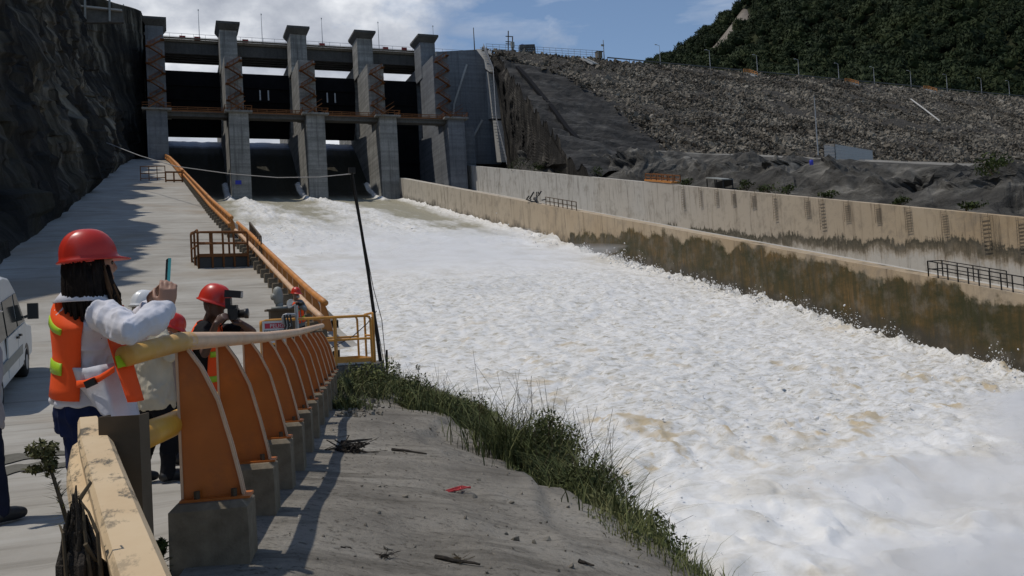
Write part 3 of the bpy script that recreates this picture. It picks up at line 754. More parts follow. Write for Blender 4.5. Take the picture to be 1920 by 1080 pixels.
# bare scar of a landslip
g = MB(); rows = []
for (x0, y0), w in zip(SCAR, (11, 13, 9, 7, 5, 4)):
    row = []
    for s in (-1, -0.5, 0, 0.5, 1):
        lo, hi = 335.0, 715.0; X0 = x0 + s*w*0.8 + rng.normal()*1.5; Y0 = y0 + s*w*0.5
        for _ in range(40):
            md = (lo+hi)/2; q = at(X0, Y0, md); aq = (q-c_p)@c_r0; bq = (q-c_p)@f_h
            if q[2] > mount_z(aq, bq)+2.0: lo = md
            else: hi = md
        row.append(at(X0, Y0, lo))
    rows.append(row)
g.sheet(np.array(rows)[::-1], 3.0)
M['scar'] = concrete('bare landslip soil', (0.24,0.21,0.175), (0.13,0.11,0.09), 0.08)
structure('landslip', g, M['scar'])
# ------------------------------------------------------------------ chute walls
def chute_wall(name, X0, thick, topf, depth, y0, y1, algae, wet, mat, label, green, tilt=0.0):
    ys = np.arange(y0, y1+0.01, 2.0); hs = np.linspace(depth, 0, 12)
    rows = []; at_h = []; at_y = []
    for y in ys:
        t = topf(y); r = [(X0+0.02*h, y, t-h) for h in hs] + [(X0+thick, y, t), (X0+thick, y, t-depth)]
        rows.append(r); at_h += list(hs)+[0.0, 9.0]; at_y += [y]*len(r)
    P = np.array(rows); mb = MB()
    n, k = P.shape[:2]
    mb.rings([list(r) for r in P])
    o = obj(name, mb, mat, base=(0, 0, 0)); me = o.data
    at_y = np.array(at_y); at_h = np.array(at_h)
    for nm, arr in (('hgt', at_h), ('along', at_y), ('algae', algae(at_y)), ('wet', wet(at_y))):
        a = me.attributes.new(nm, 'FLOAT', 'POINT'); a.data.foreach_set('value', np.asarray(arr, np.float32))
    return tag(o, label, 'wall')
inner_wall = chute_wall('dividing_wall', WALL_X, 1.6, wall_top, 14.0, -40, 208.4,
    lambda y: np.interp(y, [0, 60, 92, 100, 112, 126, 230], [0.1, 0.3, 0.6, 1.8, 3.6, 9.0, 12.0]), lambda y: 3.7+0*y, M['wall_in'],
    'long stained brown and green concrete wall rising straight out of the white water', True)
outer_wall = chute_wall('outer_wall', OUT_X, 1.2, out_top, 14.0, -40, 228.0,
    lambda y: np.interp(y, [0, 60, 95, 230], [2.0, 2.5, 5.2, 12.0]), lambda y: 30+0*y, M['wall_out'],
    'long paler concrete wall behind the stained one, at the foot of the grey slope', False)
g = MB(); g.grid(np.array([[(x, y, -11.0+S*y) for y in (-40, 100, 240)] for x in (WALL_X+1, OUT_X+0.3)]))
structure('dry_channel', g, M['pale'])

# ------------------------------------------------------------------ spillway: piers, gates, bridge
HALF = 2.15
sp = thing('spillway', (33, 215, 30), 'grey gated spillway of five piers with dark gates under a road bridge', 'spillway')
zwalk = float(hit(500, 219, (0, 1, 0), 211)[2])
def rail_line(mb, pts, h=1.1, step=2.0, r=0.05, mids=(0.55,)):
    pts = [np.asarray(p, float) for p in pts]
    for p, q in zip(pts[:-1], pts[1:]):
        L = np.linalg.norm(q-p); n = max(1, int(round(L/step)))
        for hh in (h,)+tuple(mids): mb.bar(p+(0,0,hh), q+(0,0,hh), 2*r, 2*r)
        for i in range(n+1):
            a = p+(q-p)*i/n; mb.bar(a, a+(0,0,h), 2*r, 2*r)
for i, px in enumerate(PIERS_X):
    m = MB(); zl = 52.0
    m.box2((px-HALF, 208.0, 26), (px+HALF, 262, zl))
    m.box2((px-HALF+0.25, 219, zl), (px+HALF, 232, 68.0 if 0 < i < 4 else 71.0))
    m.box2((px-HALF+0.1, 229.5, 68.0), (px+HALF-0.1, 236, 78.0))
    m.box2((px-HALF+0.15, 236.01, zl), (px+HALF-0.15, 262, 72.0))
    pier = obj('pier', m, M['pier'] if 0 < i < 4 else M['abut'], sp)
    m = MB(); w0, w1 = HALF-0.1, 2.85
    m.rings([[(px-w0, 229.3, 77.9), (px+w0, 229.3, 77.9), (px+w0, 236.2, 77.9), (px-w0, 236.2, 77.9)],
             [(px-w1, 228.3, 79.2), (px+w1, 228.3, 79.2), (px+w1, 237.2, 79.2), (px-w1, 237.2, 79.2)],
             [(px-w1, 228.3, 79.75), (px+w1, 228.3, 79.75), (px+w1, 237.2, 79.75), (px-w1, 237.2, 79.75)]])
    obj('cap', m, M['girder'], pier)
    # zigzag stair hung on the downstream face
    m = MB(); z = zl+0.9; k = 0; zt = 66 if 0 < i < 4 else 69
    while z < zt:
        xa, xb = (px-1.5, px+1.7) if k % 2 == 0 else (px+1.7, px-1.5)
        yy = 218.2-0.9*(k % 2)
        m.bar((xa, yy, z), (xb, yy, z+2.0), 0.85, 0.16)
        for s in (-0.42, 0.42):
            m.bar((xa, yy+s, z+1.0), (xb, yy+s, z+3.0), 0.09, 0.09)
            for q in (0.05, 0.5, 0.95):
                c = np.array((xa+(xb-xa)*q, yy+s, z+2.0*q)); m.bar(c, c+(0,0,1.0), 0.07, 0.07)
        m.box((xb, yy, z+2.0), (0.9, 1.6, 0.12))
        z += 2.0; k += 1
    obj('stair', m, M['rust_rail'], pier)
    m = MB(); yl = 209.2
    m.box2((px-HALF-0.9, yl-2.0, zwalk+0.1), (px+HALF+0.9, yl+7.5, zwalk+0.5)); lnd = obj('landing', m, M['pier'], pier)
    m = MB(); rail_line(m, [(px-HALF-0.85, yl+6, zwalk+0.5), (px-HALF-0.85, yl-1.9, zwalk+0.5), (px+HALF+0.85, yl-1.9, zwalk+0.5), (px+HALF+0.85, yl+6, zwalk+0.5)], step=1.6)
    m.bar((px-1.8, yl-2.1, zwalk+0.4), (px+1.5, yl-2.1, zwalk+2.6), 0.7, 0.15); m.bar((px-1.8, yl-2.4, zwalk+1.4), (px+1.5, yl-2.4, zwalk+3.6), 0.08, 0.08)
    obj('railing', m, M['rust_rail'], pier)
m = MB(); c = hit(447, 342, (0, 1, 0), 207.9); m.box(c, (1.3, 0.08, 0.9)); M['sign_blue'] = plain('blue sign paint', (0.02,0.03,0.35), 0.5)
obj('blue_sign', m, M['sign_blue'], sp)
for i in range(4):
    x0, x1 = PIERS_X[i]+HALF, PIERS_X[i+1]-HALF
    prof = [(240.0, 52.95), (237.5, 57.0), (236.0, 61.5), (235.6, 65.0), (236.0, 68.6)] if i < 3 else [(238.0, 34.0), (236.5, 46.0), (236.0, 56.0), (236.0, 62.0), (236.0, 68.6)]
    m = MB(); P = np.array([[(x, y, z) for y, z in prof] for x in (x0-0.05, (x0+x1)/2, x1+0.05)]); m.sheet(P, -0.6)
    for y, z in prof[1:-1]:
        m.box2((x0, y-0.9, z-0.25), (x1, y-0.05, z+0.25))
    for q in (0.2, 0.8):
        xx = x0+(x1-x0)*q
        m.bar((xx, 236, 57), (xx, 224, 55.5), 0.7, 0.7)
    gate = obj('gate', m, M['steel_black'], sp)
    if i in (1, 2):
        for q in (0.42, 0.58):
            m = MB(); xx = x0+(x1-x0)*q; m.box((xx, 234.6, 63.0), (0.35, 0.2, 2.6)); obj('light_strip', m, M['galv'], gate)
    m = MB(); m.box2((x0-0.02, 209.6, zwalk-0.75), (x1+0.02, 212.2, zwalk+0.05)); m.box2((x0-0.02, 209.2, zwalk+0.05), (x1+0.02, 212.6, zwalk+0.2))
    if i == 3: m.box2((x1-0.02, 209.2, zwalk-0.75), (x1+4.2, 212.6, zwalk+0.2))
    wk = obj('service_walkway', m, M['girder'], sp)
    m = MB(); xe = x1+4.2 if i == 3 else x1
    rail_line(m, [(x0, 209.3, zwalk+0.2), (xe, 209.3, zwalk+0.2)], step=2.2, r=0.07, mids=(0.35, 0.7)); rail_line(m, [(x0, 212.5, zwalk+0.2), (xe, 212.5, zwalk+0.2)], step=2.2, r=0.07)
    m.box2((x0, 209.22, zwalk+0.2), (xe, 209.28, zwalk+0.45))
    obj('walkway_railing', m, M['rust_rail'], wk)
m = MB(); m.box2((-24, 238.0, 76.9), (83, 247.0, 77.6)); m.box2((-24, 237.6, 77.6), (83, 237.9, 78.0))
bridge = obj('bridge_deck', m, M['footing'], sp)
m = MB()
for k in range(5):
    m.box2((-24, 238.4+2.0*k, 74.0), (82, 239.2+2.0*k, 76.9))
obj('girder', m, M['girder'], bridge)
m = MB(); rail_line(m, [(-24, 238.1, 77.6), (83, 238.1, 77.6)], h=1.5, step=2.9, r=0.035, mids=(0.7,)); obj('parapet_railing', m, M['galv'], bridge)
M['sign_red'] = plain('red sign paint', (0.30,0.03,0.02), 0.5)
for qx in (342, 370, 460, 604, 723, 758):
    c = hit(qx, {342: 70, 370: 72, 460: 77, 604: 84, 723: 91, 758: 92}[qx], (0, 1, 0), 237.8); m = MB(); m.box(c, (1.5, 0.12, 0.9)); obj('notice_board', m, M['sign_red'], bridge)
# right training wall inside the last bay is the pier; abutment beyond it
def pl(pts, n, k): return [hit(x, y, n, k) for x, y in pts]
ab = thing('abutment', hit(890, 300, (0, 1, 0), 226), 'tall grey abutment wall with pale buttress faces beside the last pier', 'abutment')
m = MB(); Q = pl([(818, 97), (893, 93), (912, 118), (925, 222), (940, 308), (848, 306)], (0, 1, 0), 226); m.prism(Q[::-1], (0, 8, 0)); obj('wall', m, M['abut'], ab)
m = MB(); m.box2((PIERS_X[4]+HALF+0.02, 212.5, 28), (PIERS_X[4]+HALF+4.0, 227, zwalk-0.8)); obj('lower_wall', m, M['abut'], ab)
m = MB(); m.prism(pl([(884, 116), (893, 92), (905, 92), (918, 135), (900, 121), (884, 119)], (1, 0, 0), 82.3), (2.2, 0, 0))
m.prism(pl([(903, 130), (915, 135), (925, 222), (911, 224)], (1, 0, 0), 82.6), (2.2, 0, 0))
m.prism(pl([(924, 226), (930, 226), (940, 304), (931, 304)], (1, 0, 0), 82.6), (2.0, 0, 0)); obj('buttress', m, M['pale'], ab)
m = MB()
for a, b in (((875, 121), (851, 196)), ((851, 196), (849, 226)), ((904, 225), (862, 303))):
    p, q = pl([a, b], (0, 1, 0), 225.9); m.bar(p, q, 0.5, 0.5)
obj('ledge', m, M['pale'], ab)
m = MB()
pts = [hit(*p, (0, 1, 0), y) for p, y in (((903, 90), 222), ((921, 134), 217), ((926, 225), 210), ((946, 308), 203))]
for p, q in zip(pts[:-1], pts[1:]):
    for h in (0.0, 0.6, 1.2): m.bar(p+(0.6,0,h), q+(0.6,0,h), 0.10, 0.10)
    n = 14
    for i in range(n): a = p+(q-p)*i/n; m.bar(a+(0.6,0,0), a+(0.6,0,1.2), 0.08, 0.08); m.bar(a+(-0.5,0,0), a+(0.6,0,0), 0.25, 0.08)
obj('stair', m, M['galv'], ab)

# ------------------------------------------------------------------ posts, fences and small things along the crest
def lamp(name, loc, h, label, group, arm=0.0, cat='lamp post'):
    t = thing(name, loc, label, cat, group); x, y, z = loc
    m = MB(); m.tube([(x, y, z), (x, y, z+h*0.5), (x, y, z+h)], [0.11, 0.09, 0.05], 6); obj('pole', m, M['galv'], t)
    m = MB()
    if arm: m.bar((x, y, z+h-0.1), (x-arm, y, z+h+0.15), 0.08, 0.08); m.box((x-arm-0.2, y, z+h+0.15), (0.7, 0.3, 0.15))
    else: m.box((x, y, z+h+0.1), (0.25, 0.25, 0.35))
    obj('lamp_head', m, M['galv'], t); return t
l0 = None
for px, y0, y1 in ((372, 10, 73), (490, 18, 80), (603, 25, 86), (709, 33, 91), (812, 40, 97), (231, -4, 45)):
    b = hit(px+2, y1, (0, 1, 0), 241.5); b[2] = 77.6
    h = 9.0
    if l0 is None: l0 = lamp('lamp_post', b, h, 'slim pale lamp post standing on the spillway bridge deck', 'lamp posts along the spillway bridge')
    else: dup(l0, b-np.array(l0.location))
l0 = None
for k, (px, y0, y1) in enumerate(((1235, 84, 126), (1329, 92, 134), (1415, 100, 143), (1497, 106, 148), (1574, 115, 154), (1646, 124, 158), (1713, 130, 165), (1778, 139, 172), (1839, 146, 179), (1897, 149, 182))):
    b = hit(px, y1, (0, 0, 1), 75.0); b[1] = crest_y(b[0])+0.8
    if l0 is None: l0 = lamp('street_lamp', b, 6.3, 'slender grey street lamp with a short arm on the dam crest', 'street lamps along the dam crest', 1.0, 'street lamp')
    else: dup(l0, b-np.array(l0.location))
def single_post(name, px, y0, y1, n, k, r, label, cat, mat):
    b = hit(px, y1, n, k); tp = hit(px, y0, (0, 1, 0), b[1]); h = tp[2]-b[2]
    m = MB(); m.tube([b, b+(0,0,h)], [r, r*0.6], 6); o = obj(name, m, mat, base=b); tag(o, label, cat); return b, h, o
b, h, o = single_post('mast', 890, 52, 95, (0, 1, 0), 225, 0.16, 'dark mast standing on top of the abutment wall', 'mast', M['brownsteel'])
b, h, o = single_post('utility_pole', 1133, 75, 111, (0, 1, 0), 226, 0.17, 'lone grey utility pole at the crest, right of the small hut', 'utility pole', M['galv'])
m = MB(); m.box(b+(-0.3, 0, h*0.72), (0.9, 0.3, 0.5)); obj('transformer', m, M['grey_metal'], o)
b, h, o = single_post('utility_pole', 1534, 183, 291, (0, -DM, 1), 75-DM*228+1.5, 0.16, 'tall bare pole leaning against the rockfill slope', 'utility pole', M['galv'])
# H frame of two poles
b = hit(951, 97, (0, 1, 0), 226); t = thing('power_pole', b, 'dark double power pole with cross arms at the left end of the crest', 'power pole')
def at_y(px, py, y): return hit(px, py, (0, 1, 0), y)
m = MB(); m.tube([at_y(953, 112, 226), at_y(953, 58, 226)], 0.16, 6); m.tube([at_y(961, 120, 225), at_y(961, 70, 225)], 0.16, 6); obj('pole', m, M['brownsteel'], t)
for yy, a, c in ((68, 948, 962), (78, 948, 962), (82, 948, 962)): m = MB(); m.bar(at_y(a, yy, 225.8), at_y(c, yy+0.8, 225.8), 0.16, 0.2); obj('cross_arm', m, M['brownsteel'], t)
m = MB(); m.box(at_y(961, 84, 225.2), (0.9, 0.7, 1.5)); m.box(at_y(961, 90, 225.2), (0.6, 0.6, 0.9)); obj('transformer', m, M['grey_metal'], t)
# mesh fence
m = MB(); p0 = at_y(912, 93, 225); p1 = hit(1122, 108, (0,0,1), 75.0); p0[2] = p1[2] = 75.0
fn = thing('crest_fence', p0, 'pale see-through mesh fence along the left part of the dam crest', 'fence')
rail_line(m, [p0, p1], h=2.0, step=1.9, r=0.04, mids=(0.1, 0.7, 1.35)); obj('fence_panel', m, M['galv'], fn)
# perforated concrete frame, blue sign, hut
t = thing('block_screen', at_y(989, 98, 224.5), 'dark perforated concrete block frame standing on the crest', 'frame')
m = MB(); a, b = at_y(975, 98, 224.5), at_y(1003, 99, 224.5); m.bar(a+(0,0,0.15), b+(0,0,0.15), 0.6, 0.4); m.bar(a+(0,0,1.6), b+(0,0,1.9), 0.6, 0.9)
for i in range(9): q = a+(b-a)*i/8; m.bar(q, q+(0,0,1.5), 0.35, 0.35)
m.bar(a+(0,0,0.85), b+(0,0,0.85), 0.5, 0.25); obj('frame_body', m, M['dark_conc'], t)
t = thing('road_sign', at_y(980, 96, 227), 'small blue sign on a post behind the concrete frame', 'sign')
m = MB(); q = at_y(980, 96, 227); m.bar(q, q+(0,0,2.2), 0.08, 0.08); obj('post', m, M['galv'], t)
m = MB(); m.box(at_y(980, 85, 226.9), (0.9, 0.06, 0.6)); obj('panel', m, M['sign_blue'], t)
t = thing('hut', at_y(1123, 110, 226), 'tiny pale hut at the right end of the crest fence', 'hut')
m = MB(); q = at_y(1123, 110, 226.5); m.box(q+(0,0,0.9), (1.6, 1.4, 1.8)); obj('wall', m, M['footing'], t); m = MB(); m.box(q+(0.1,0,1.95), (2.0, 1.8, 0.2)); obj('roof', m, M['dark_conc'], t)
m = MB(); p0 = hit(1140, 112, (0,0,1), 75.0); p1 = hit(1960, 189, (0,0,1), 75.0)
for k in range(2): pass
pts = [np.array((x, crest_y(x)-0.3, 75.0)) for x in np.linspace(p0[0], p1[0]+20, 30)]
for a, b in zip(pts[:-1], pts[1:]): m.bar(a+(0,0,0.75), b+(0,0,0.75), 0.08, 0.35); m.bar(a, a+(0,0,0.8), 0.12, 0.12)
tag(obj('guardrail', m, M['dark_conc']), 'low dark guardrail running along the crest behind the rockfill', 'guardrail')
# little orange stairs at the crest
def crest_stair(px, py, label):
    b = hit(px, py, (0, -DM, 1), 75-DM*crest_y(150)); b[1] = crest_y(b[0])-3.0; b[2] = dam_z(*b[:2])
    t = thing('access_stair', b, label, 'stair'); x, y, z = b
    m = MB()
    for s in (-0.7, 0.7): m.bar((x+s, y-1.5, z-0.6), (x+s-0.8, y+2.6, z+1.7), 0.3, 0.4)
    for i in range(6): q = i/5; m.box((x-0.8*q, y-1.3+3.7*q, z-0.4+2.0*q), (1.4, 0.5, 0.2))
    obj('flight', m, M['pale'], t)
    m = MB(); rail_line(m, [(x-1.9, y+2.2, z+1.6), (x+0.6, y+2.2, z+1.6)], h=1.2, step=0.9, r=0.07); rail_line(m, [(x+0.9, y-0.8, z), (x+0.3, y+2.2, z+1.6)], h=1.1, step=1.0, r=0.06); obj('handrail', m, M['orange_far'], t)
crest_stair(1458, 158, 'small orange and grey stair at the crest nearest the mountain scar')
crest_stair(1690, 178, 'small orange and grey stair at the crest above the white pipe')
crest_stair(1872, 192, 'rightmost small orange and grey stair at the crest')
t = thing('access_stair', hit(1106, 118, (0, -DM, 1), 75-DM*225), 'pale concrete stair below the crest fence beside the hut', 'stair')
m = MB(); x, y, z = t.location
for s in (-0.8, 0.8): m.bar((x+s+0.6, y-2.2, z-1.0), (x+s-0.6, y+2.2, z+1.8), 0.35, 0.4)
for i in range(7): q = i/6; m.box((x+0.6-1.2*q, y-2+4*q, z-0.8+2.4*q), (1.6, 0.5, 0.2))
obj('flight', m, M['pale'], t)
m = MB(); k0 = 75-DM*crest_y(220)+0.9; m.tube([hit(1708, 186, (0, -DM, 1), k0), hit(1735, 206, (0, -DM, 1), k0), hit(1762, 227, (0, -DM, 1), k0)], 0.22, 8)
tag(obj('pipe', m, M['pale']), 'straight white pipe lying down the rockfill below the middle stair', 'pipe')
m = MB(); k0 = 75-DM*crest_y(92)+0.5
pts = [hit(x, y, (0, -DM, 1), k0) for x, y in ((970, 126), (992, 150), (1010, 172), (1032, 198), (1050, 222), (1065, 243))]
pts += [hit(1084, 262, (0, -DM, 1), k0)]
for a, b in zip(pts[:-1], pts[1:]): m.bar(a, b, 0.9, 0.7)
tag(obj('drain_channel', m, M['steel_black']), 'dark drainage line running down the smooth grey slope beside the rockfill', 'drain')

# ------------------------------------------------------------------ on the right walls
lad = None
M['rung'] = plain('rusty rungs', (0.20,0.16,0.115), 0.8, 0.2, 3.0)
for px, py, hpx in ((1280, 347, 40), (1313, 350, 42), (1343, 353, 45), (1375, 356, 42), (1412, 359, 48), (1452, 363, 46), (1513, 369, 52), (1540, 372, 55), (1587, 377, 58), (1645, 382, 58), (1702, 388, 60), (1770, 395, 62), (1846, 402, 64), (1914, 408, 64)):
    b = hit(px, py, (1, 0, 0), OUT_X-0.05); b[2] = out_top(b[1])
    if lad is None:
        m = MB(); n = 9
        for i in range(n): m.bar(b+(-0.12, -0.38, -0.25-0.36*i), b+(-0.12, 0.38, -0.25-0.36*i), 0.05, 0.045)
        for s in (-0.38, 0.38): m.bar(b+(-0.1, s, 0.1), b+(-0.1, s, -0.3-0.36*n), 0.03, 0.03)
        lad = obj('rung_ladder', m, M['rung'], base=b); tag(lad, 'dark rung ladder hanging from the top of the paler outer wall', 'ladder', 'rung ladders on the outer wall')
    else: q = dup(lad, b-np.array(lad.location)); q.scale = (1, rng.uniform(0.8, 1.15), rng.uniform(0.55, 1.1))
t = thing('work_platform', hit(1236, 340, (1, 0, 0), OUT_X+1.0), 'orange railed work platform on top of the outer wall', 'platform')
a, b = hit(1211, 336, (1, 0, 0), OUT_X+0.4), hit(1262, 341, (1, 0, 0), OUT_X+0.4); a[2] = out_top(a[1])+0.3; b[2] = out_top(b[1])+0.3
m = MB(); m.bar(a+(0.5,0,0), b+(0.5,0,0), 1.6, 0.25); obj('deck', m, M['orange_far'], t)
m = MB()
for s in (0, 1.3): rail_line(m, [a+(s,0,0.1), b+(s,0,0.1)], h=0.95, step=1.6, r=0.07, mids=(0.4,))
obj('railing', m, M['rust_rail'], t)
t = thing('shelter', hit(1350, 346, (1, 0, 0), OUT_X+1.4), 'low dark frame shelter with a pale roof edge behind the outer wall', 'shelter')
a, b = hit(1326, 347, (1, 0, 0), OUT_X+1.4), hit(1356, 350, (1, 0, 0), OUT_X+1.4); a[2] = out_top(a[1])+0.0; b[2] = out_top(b[1])
m = MB()
for q in (0, 0.5, 1): c = a+(b-a)*q; m.bar(c, c+(0,0,1.2), 0.12, 0.12); m.bar(c+(1.6,0,0), c+(1.6,0,1.3), 0.12, 0.12)
m.box((a+b)/2+(1.5,0,0.6), (0.1, abs(a[1]-b[1]), 1.0)); obj('frame', m, M['black'], t)
m = MB(); m.bar(a+(0.8,0,1.35), b+(0.8,0,1.3), 2.0, 0.12); obj('roof', m, M['grey_metal'], t)
# railings on the dividing wall
def wall_rail(name, pxa, pxb, w, label, posts, mat, h=1.15):
    a = hit(pxa[0], pxa[1], (1, 0, 0), WALL_X+0.15); b = hit(pxb[0], pxb[1], (1, 0, 0), WALL_X+0.15); a[2] = wall_top(a[1]); b[2] = wall_top(b[1])
    t = thing(name, a, label, 'railing'); m = MB(); rail_line(m, [a, b], h=h, step=np.linalg.norm(b-a)/posts, r=0.035, mids=(0.6,)); obj('front_rail', m, mat, t)
    m = MB(); rail_line(m, [a+(w,0,0), a+(w,0,0)+(b-a)*0.62], h=h, step=1.5, r=0.03, mids=(0.6,)); rail_line(m, [a, a+(w,0,0)], h=h, step=1.5, r=0.035); obj('back_rail', m, mat, t); return t
wall_rail('handrail', (1741, 516), (1945, 556), 1.4, 'dark thin metal handrail on top of the stained wall at the right edge', 10, M['rope'])
t = thing('broken_railing', hit(1040, 385, (1, 0, 0), WALL_X), 'bent rusty railing and tangled scrap far along the stained wall', 'railing')
a, b = hit(1024, 386, (1, 0, 0), WALL_X+0.3), hit(1081, 393, (1, 0, 0), WALL_X+0.3); a[2] = wall_top(a[1]); b[2] = wall_top(b[1])
m = MB(); rail_line(m, [a, b], h=1.2, step=1.5, r=0.05, mids=(0.6,))
obj('rail', m, M['brownsteel'], t)
m = MB(); c = hit(1003, 381, (1, 0, 0), WALL_X+0.5); c[2] = wall_top(c[1])
for i in range(16): p = c+rng.normal(size=3)*(0.5, 1.2, 0.3)+(0,0,0.5); m.bar(p, p+rng.normal(size=3)*(0.6, 1.0, 0.4), 0.16, 0.16)
obj('scrap', m, M['black'], t)
# fenced cabinet compound and barrel on the terrace
def terr_pt(px, py):
    k = -0.9; X = None
    p = hit(px, py, (0.020, -0.2225, 1), k + 0.020*EDGE_X); p[2] = terr_z(p[0], p[1]); return p

# concrete parapet of the access road on top of the cliff
t = thing('parapet', hit(176, 38, (0, 1, 0), 206), 'grey concrete parapet with a pale coping high on top of the dark cliff', 'parapet')
m = MB(); m.prism([hit(x, y, (0, 1, 0), 206) for x, y in ((112, 10), (230, 22), (232, 42), (112, 42))], (0, 1.0, 0)); obj('wall', m, M['dark_conc'], t)
m = MB(); m.bar(hit(112, 8, (0, 1, 0), 205.6), hit(229, 20, (0, 1, 0), 205.6), 0.9, 0.35); obj('coping', m, M['pale'], t)
for x in (160, 206): m = MB(); m.bar(hit(x, 40, (0, 1, 0), 205), hit(x-1, -14, (0, 1, 0), 205), 0.4, 0.4); obj('post', m, M['grey_metal'], t)
# ------------------------------------------------------------------ curved-rib pipe barrier
RIB_OUT = [(0.045, 1.0), (0.115, 0.86), (0.19, 0.64), (0.245, 0.36), (0.285, 0.12), (0.30, 0.0)]   # offset, height share
def rib_meshes(h, zb, tag_):
    m = MB(); poly = [(0, -0.012, zb), (0, -0.012, zb+h)] + [(x, -0.012, zb+h*q) for x, q in RIB_OUT]
    m.prism(poly, (0, 0.024, 0)); m.box((0.16, 0, zb+0.006), (0.34, 0.16, 0.012))
    rib = mesh_from('rib', np.array(m.v), m.f, M[tag_])
    m = MB(); L = [(x, zb+h*q) for x, q in RIB_OUT]
    P = np.array([[(x, y, z) for y in (-0.032, 0.032)] for x, z in L]); m.sheet(P, 0.012)
    m.box((-0.006, 0, zb+h/2), (0.012, 0.05, h*0.98))
    fl = mesh_from('flange', np.array(m.v), m.f, M['bleached'])
    m = MB(); m.tube([(0, 0, zb+0.012), (0, 0, zb+0.05)], 0.016, 6)
    bo = mesh_from('bolt', np.array(m.v), m.f, M['brownsteel'])
    return rib, fl, bo
def footing_mesh(x0, x1, w, top, bot, rnd):
    m = MB(); c = 0.03
    def ring(z, e): return [(x0+e, -w/2+e, z), (x1-e, -w/2+e, z), (x1-e, w/2-e, z), (x0+e, w/2-e, z)]
    m.rings([ring(bot, -0.01), ring(top-c, 0), ring(top, c)])
    me = mesh_from('footing', np.array(m.v), m.f, M['footing']); return me
def put(name, me, parent, loc, rz=0.0):
    o = bpy.data.objects.new(name, me); scene.collection.objects.link(o); o.parent = parent
    o.location = [float(c) for c in loc]; o.rotation_euler.z = rz; return o
def barrier(name, label, pts, rib_z, h, foot, tops, lowz, rib_mat, pipe_mat, ext=(0, 0), r=0.048, low=True, low_mat='bleached'):
    """pts: rib base points (n,3); pipes run along their tops"""
    t = thing(name, pts[0], label, 'barrier', None); rib, fl, bo = rib_meshes(h, rib_z, rib_mat); fm = footing_mesh(*foot)
    n = len(pts); b0 = np.array(pts[0])
    dirs = [(pts[min(i+1, n-1)]-pts[max(i-1, 0)]) for i in range(n)]
    for p, d in zip(pts, dirs):
        a = math.atan2(d[1], d[0]) - math.pi/2
        o = put('rib', rib, t, p-b0, a); put('flange', fl, o, (0,0,0))
        if low is False: [put('bolt', bo, o, (x, y, 0)) for x in (0.07, 0.25) for y in (-0.05, 0.05)]
        put('footing', fm, t, p-b0, a)
    def line(off, zs):
        out = []
        for i, (p, d) in enumerate(zip(pts, dirs)):
            d = d/np.linalg.norm(d); nrm = np.array((d[1], -d[0], 0)); z = zs[i] if not np.isscalar(zs) else zs
            q = p + nrm*off; out.append(np.array((q[0], q[1], p[2]+z)))
        d0 = out[1]-out[0]; d0 /= np.linalg.norm(d0); d1 = out[-1]-out[-2]; d1 /= np.linalg.norm(d1)
        return [out[0]-d0*ext[0]] + out + [out[-1]+d1*ext[1]]
    m = MB(); m.smooth = True; m.tube(line(0.03, tops), r, 16); obj('top_pipe', m, M[pipe_mat], t)
    if low: m = MB(); m.smooth = True; m.tube(line(-r*0.98, lowz), r*0.95, 14); obj('lower_pipe', m, M[low_mat], t)
    return t
NR = 12
M['yellow_faded'] = plain('sun-faded yellow paint', (0.60,0.34,0.075), 0.5, 0.14, 3.0, 0.06, dirt=(0.58,0.42,0.28), dirt_amt=0.8)
ribp = [np.array((0.02+2.71*i/(NR-1), 4.84+13.1*i/(NR-1), 0.02*i/(NR-1))) for i in range(NR)]
near_barrier = barrier('pipe_barrier', 'foreground orange barrier of curved ribs under a bleached round pipe', ribp, 0.48, 0.78,
    (-0.05, 0.325, 0.30, 0.48, -0.4, 0), list(np.interp(np.arange(NR), [0, 3, 6, 11], [1.285, 1.265, 1.285, 1.375])), 0.86, 'orange', 'bleached', ext=(0.02, 0.4), low=False)
m = MB(); m.smooth = True; _d = ribp[1]-ribp[0]; _d = _d/np.linalg.norm(_d); _n = np.array((_d[1], -_d[0], 0))
m.tube([at(232, 669, 4.06), at(244, 666, 4.10), at(264, 660, 4.18), at(300, 651, 4.36), ribp[0]-_d*0.12+_n*0.03+(0,0,1.284), ribp[0]+_d*0.12+_n*0.03+(0,0,1.286)], 0.0485, 18)
obj('top_pipe', m, M['yellow_faded'], near_barrier)
m = MB(); m.smooth = True
d = (ribp[1]-ribp[0])/np.linalg.norm(ribp[1]-ribp[0]); nn = np.array((d[1], -d[0], 0))
m.tube([ribp[0]-d*1.05-nn*0.055+(0,0,0.885), ribp[0]-nn*0.055+(0,0,0.865), ribp[5]-nn*0.055+(0,0,0.86), ribp[-1]-nn*0.055+(0,0,0.86)], 0.062, 16)
obj('lower_pipe', m, M['yellow'], near_barrier)
def lip_run(y0, y1, step, off):
    n = int(round((y1-y0)/step)); ys = np.linspace(y0, y1, n+1)
    return [np.array((lip_x(y)-off, y, float(road_z(y)))) for y in ys]
ra = lip_run(24.6, 47.5, 1.22, 0.85)
barrier('pipe_barrier', 'straight orange two-pipe barrier on the chute edge between the two railed platforms', ra, 0.30, 0.85, (-0.22, 0.12, 0.24, 0.36, -0.3, 0), 1.17, 0.78, 'orange_far', 'orange_far', ext=(0.5, 0.5), r=0.085, low_mat='bleached')
rb = lip_run(51.5, 128, 1.8, 0.85)
barrier('pipe_barrier', 'long straight orange two-pipe barrier climbing the chute edge beyond the second platform', rb, 0.30, 0.85, (-0.22, 0.12, 0.26, 0.36, -0.3, 0), 1.17, 0.78, 'orange_far', 'orange_far', ext=(0.5, 0.5), r=0.10, low_mat='orange_far')
def roadhit(px, py, k=-4.4): return hit(px, py, (0, -S, 1), k)
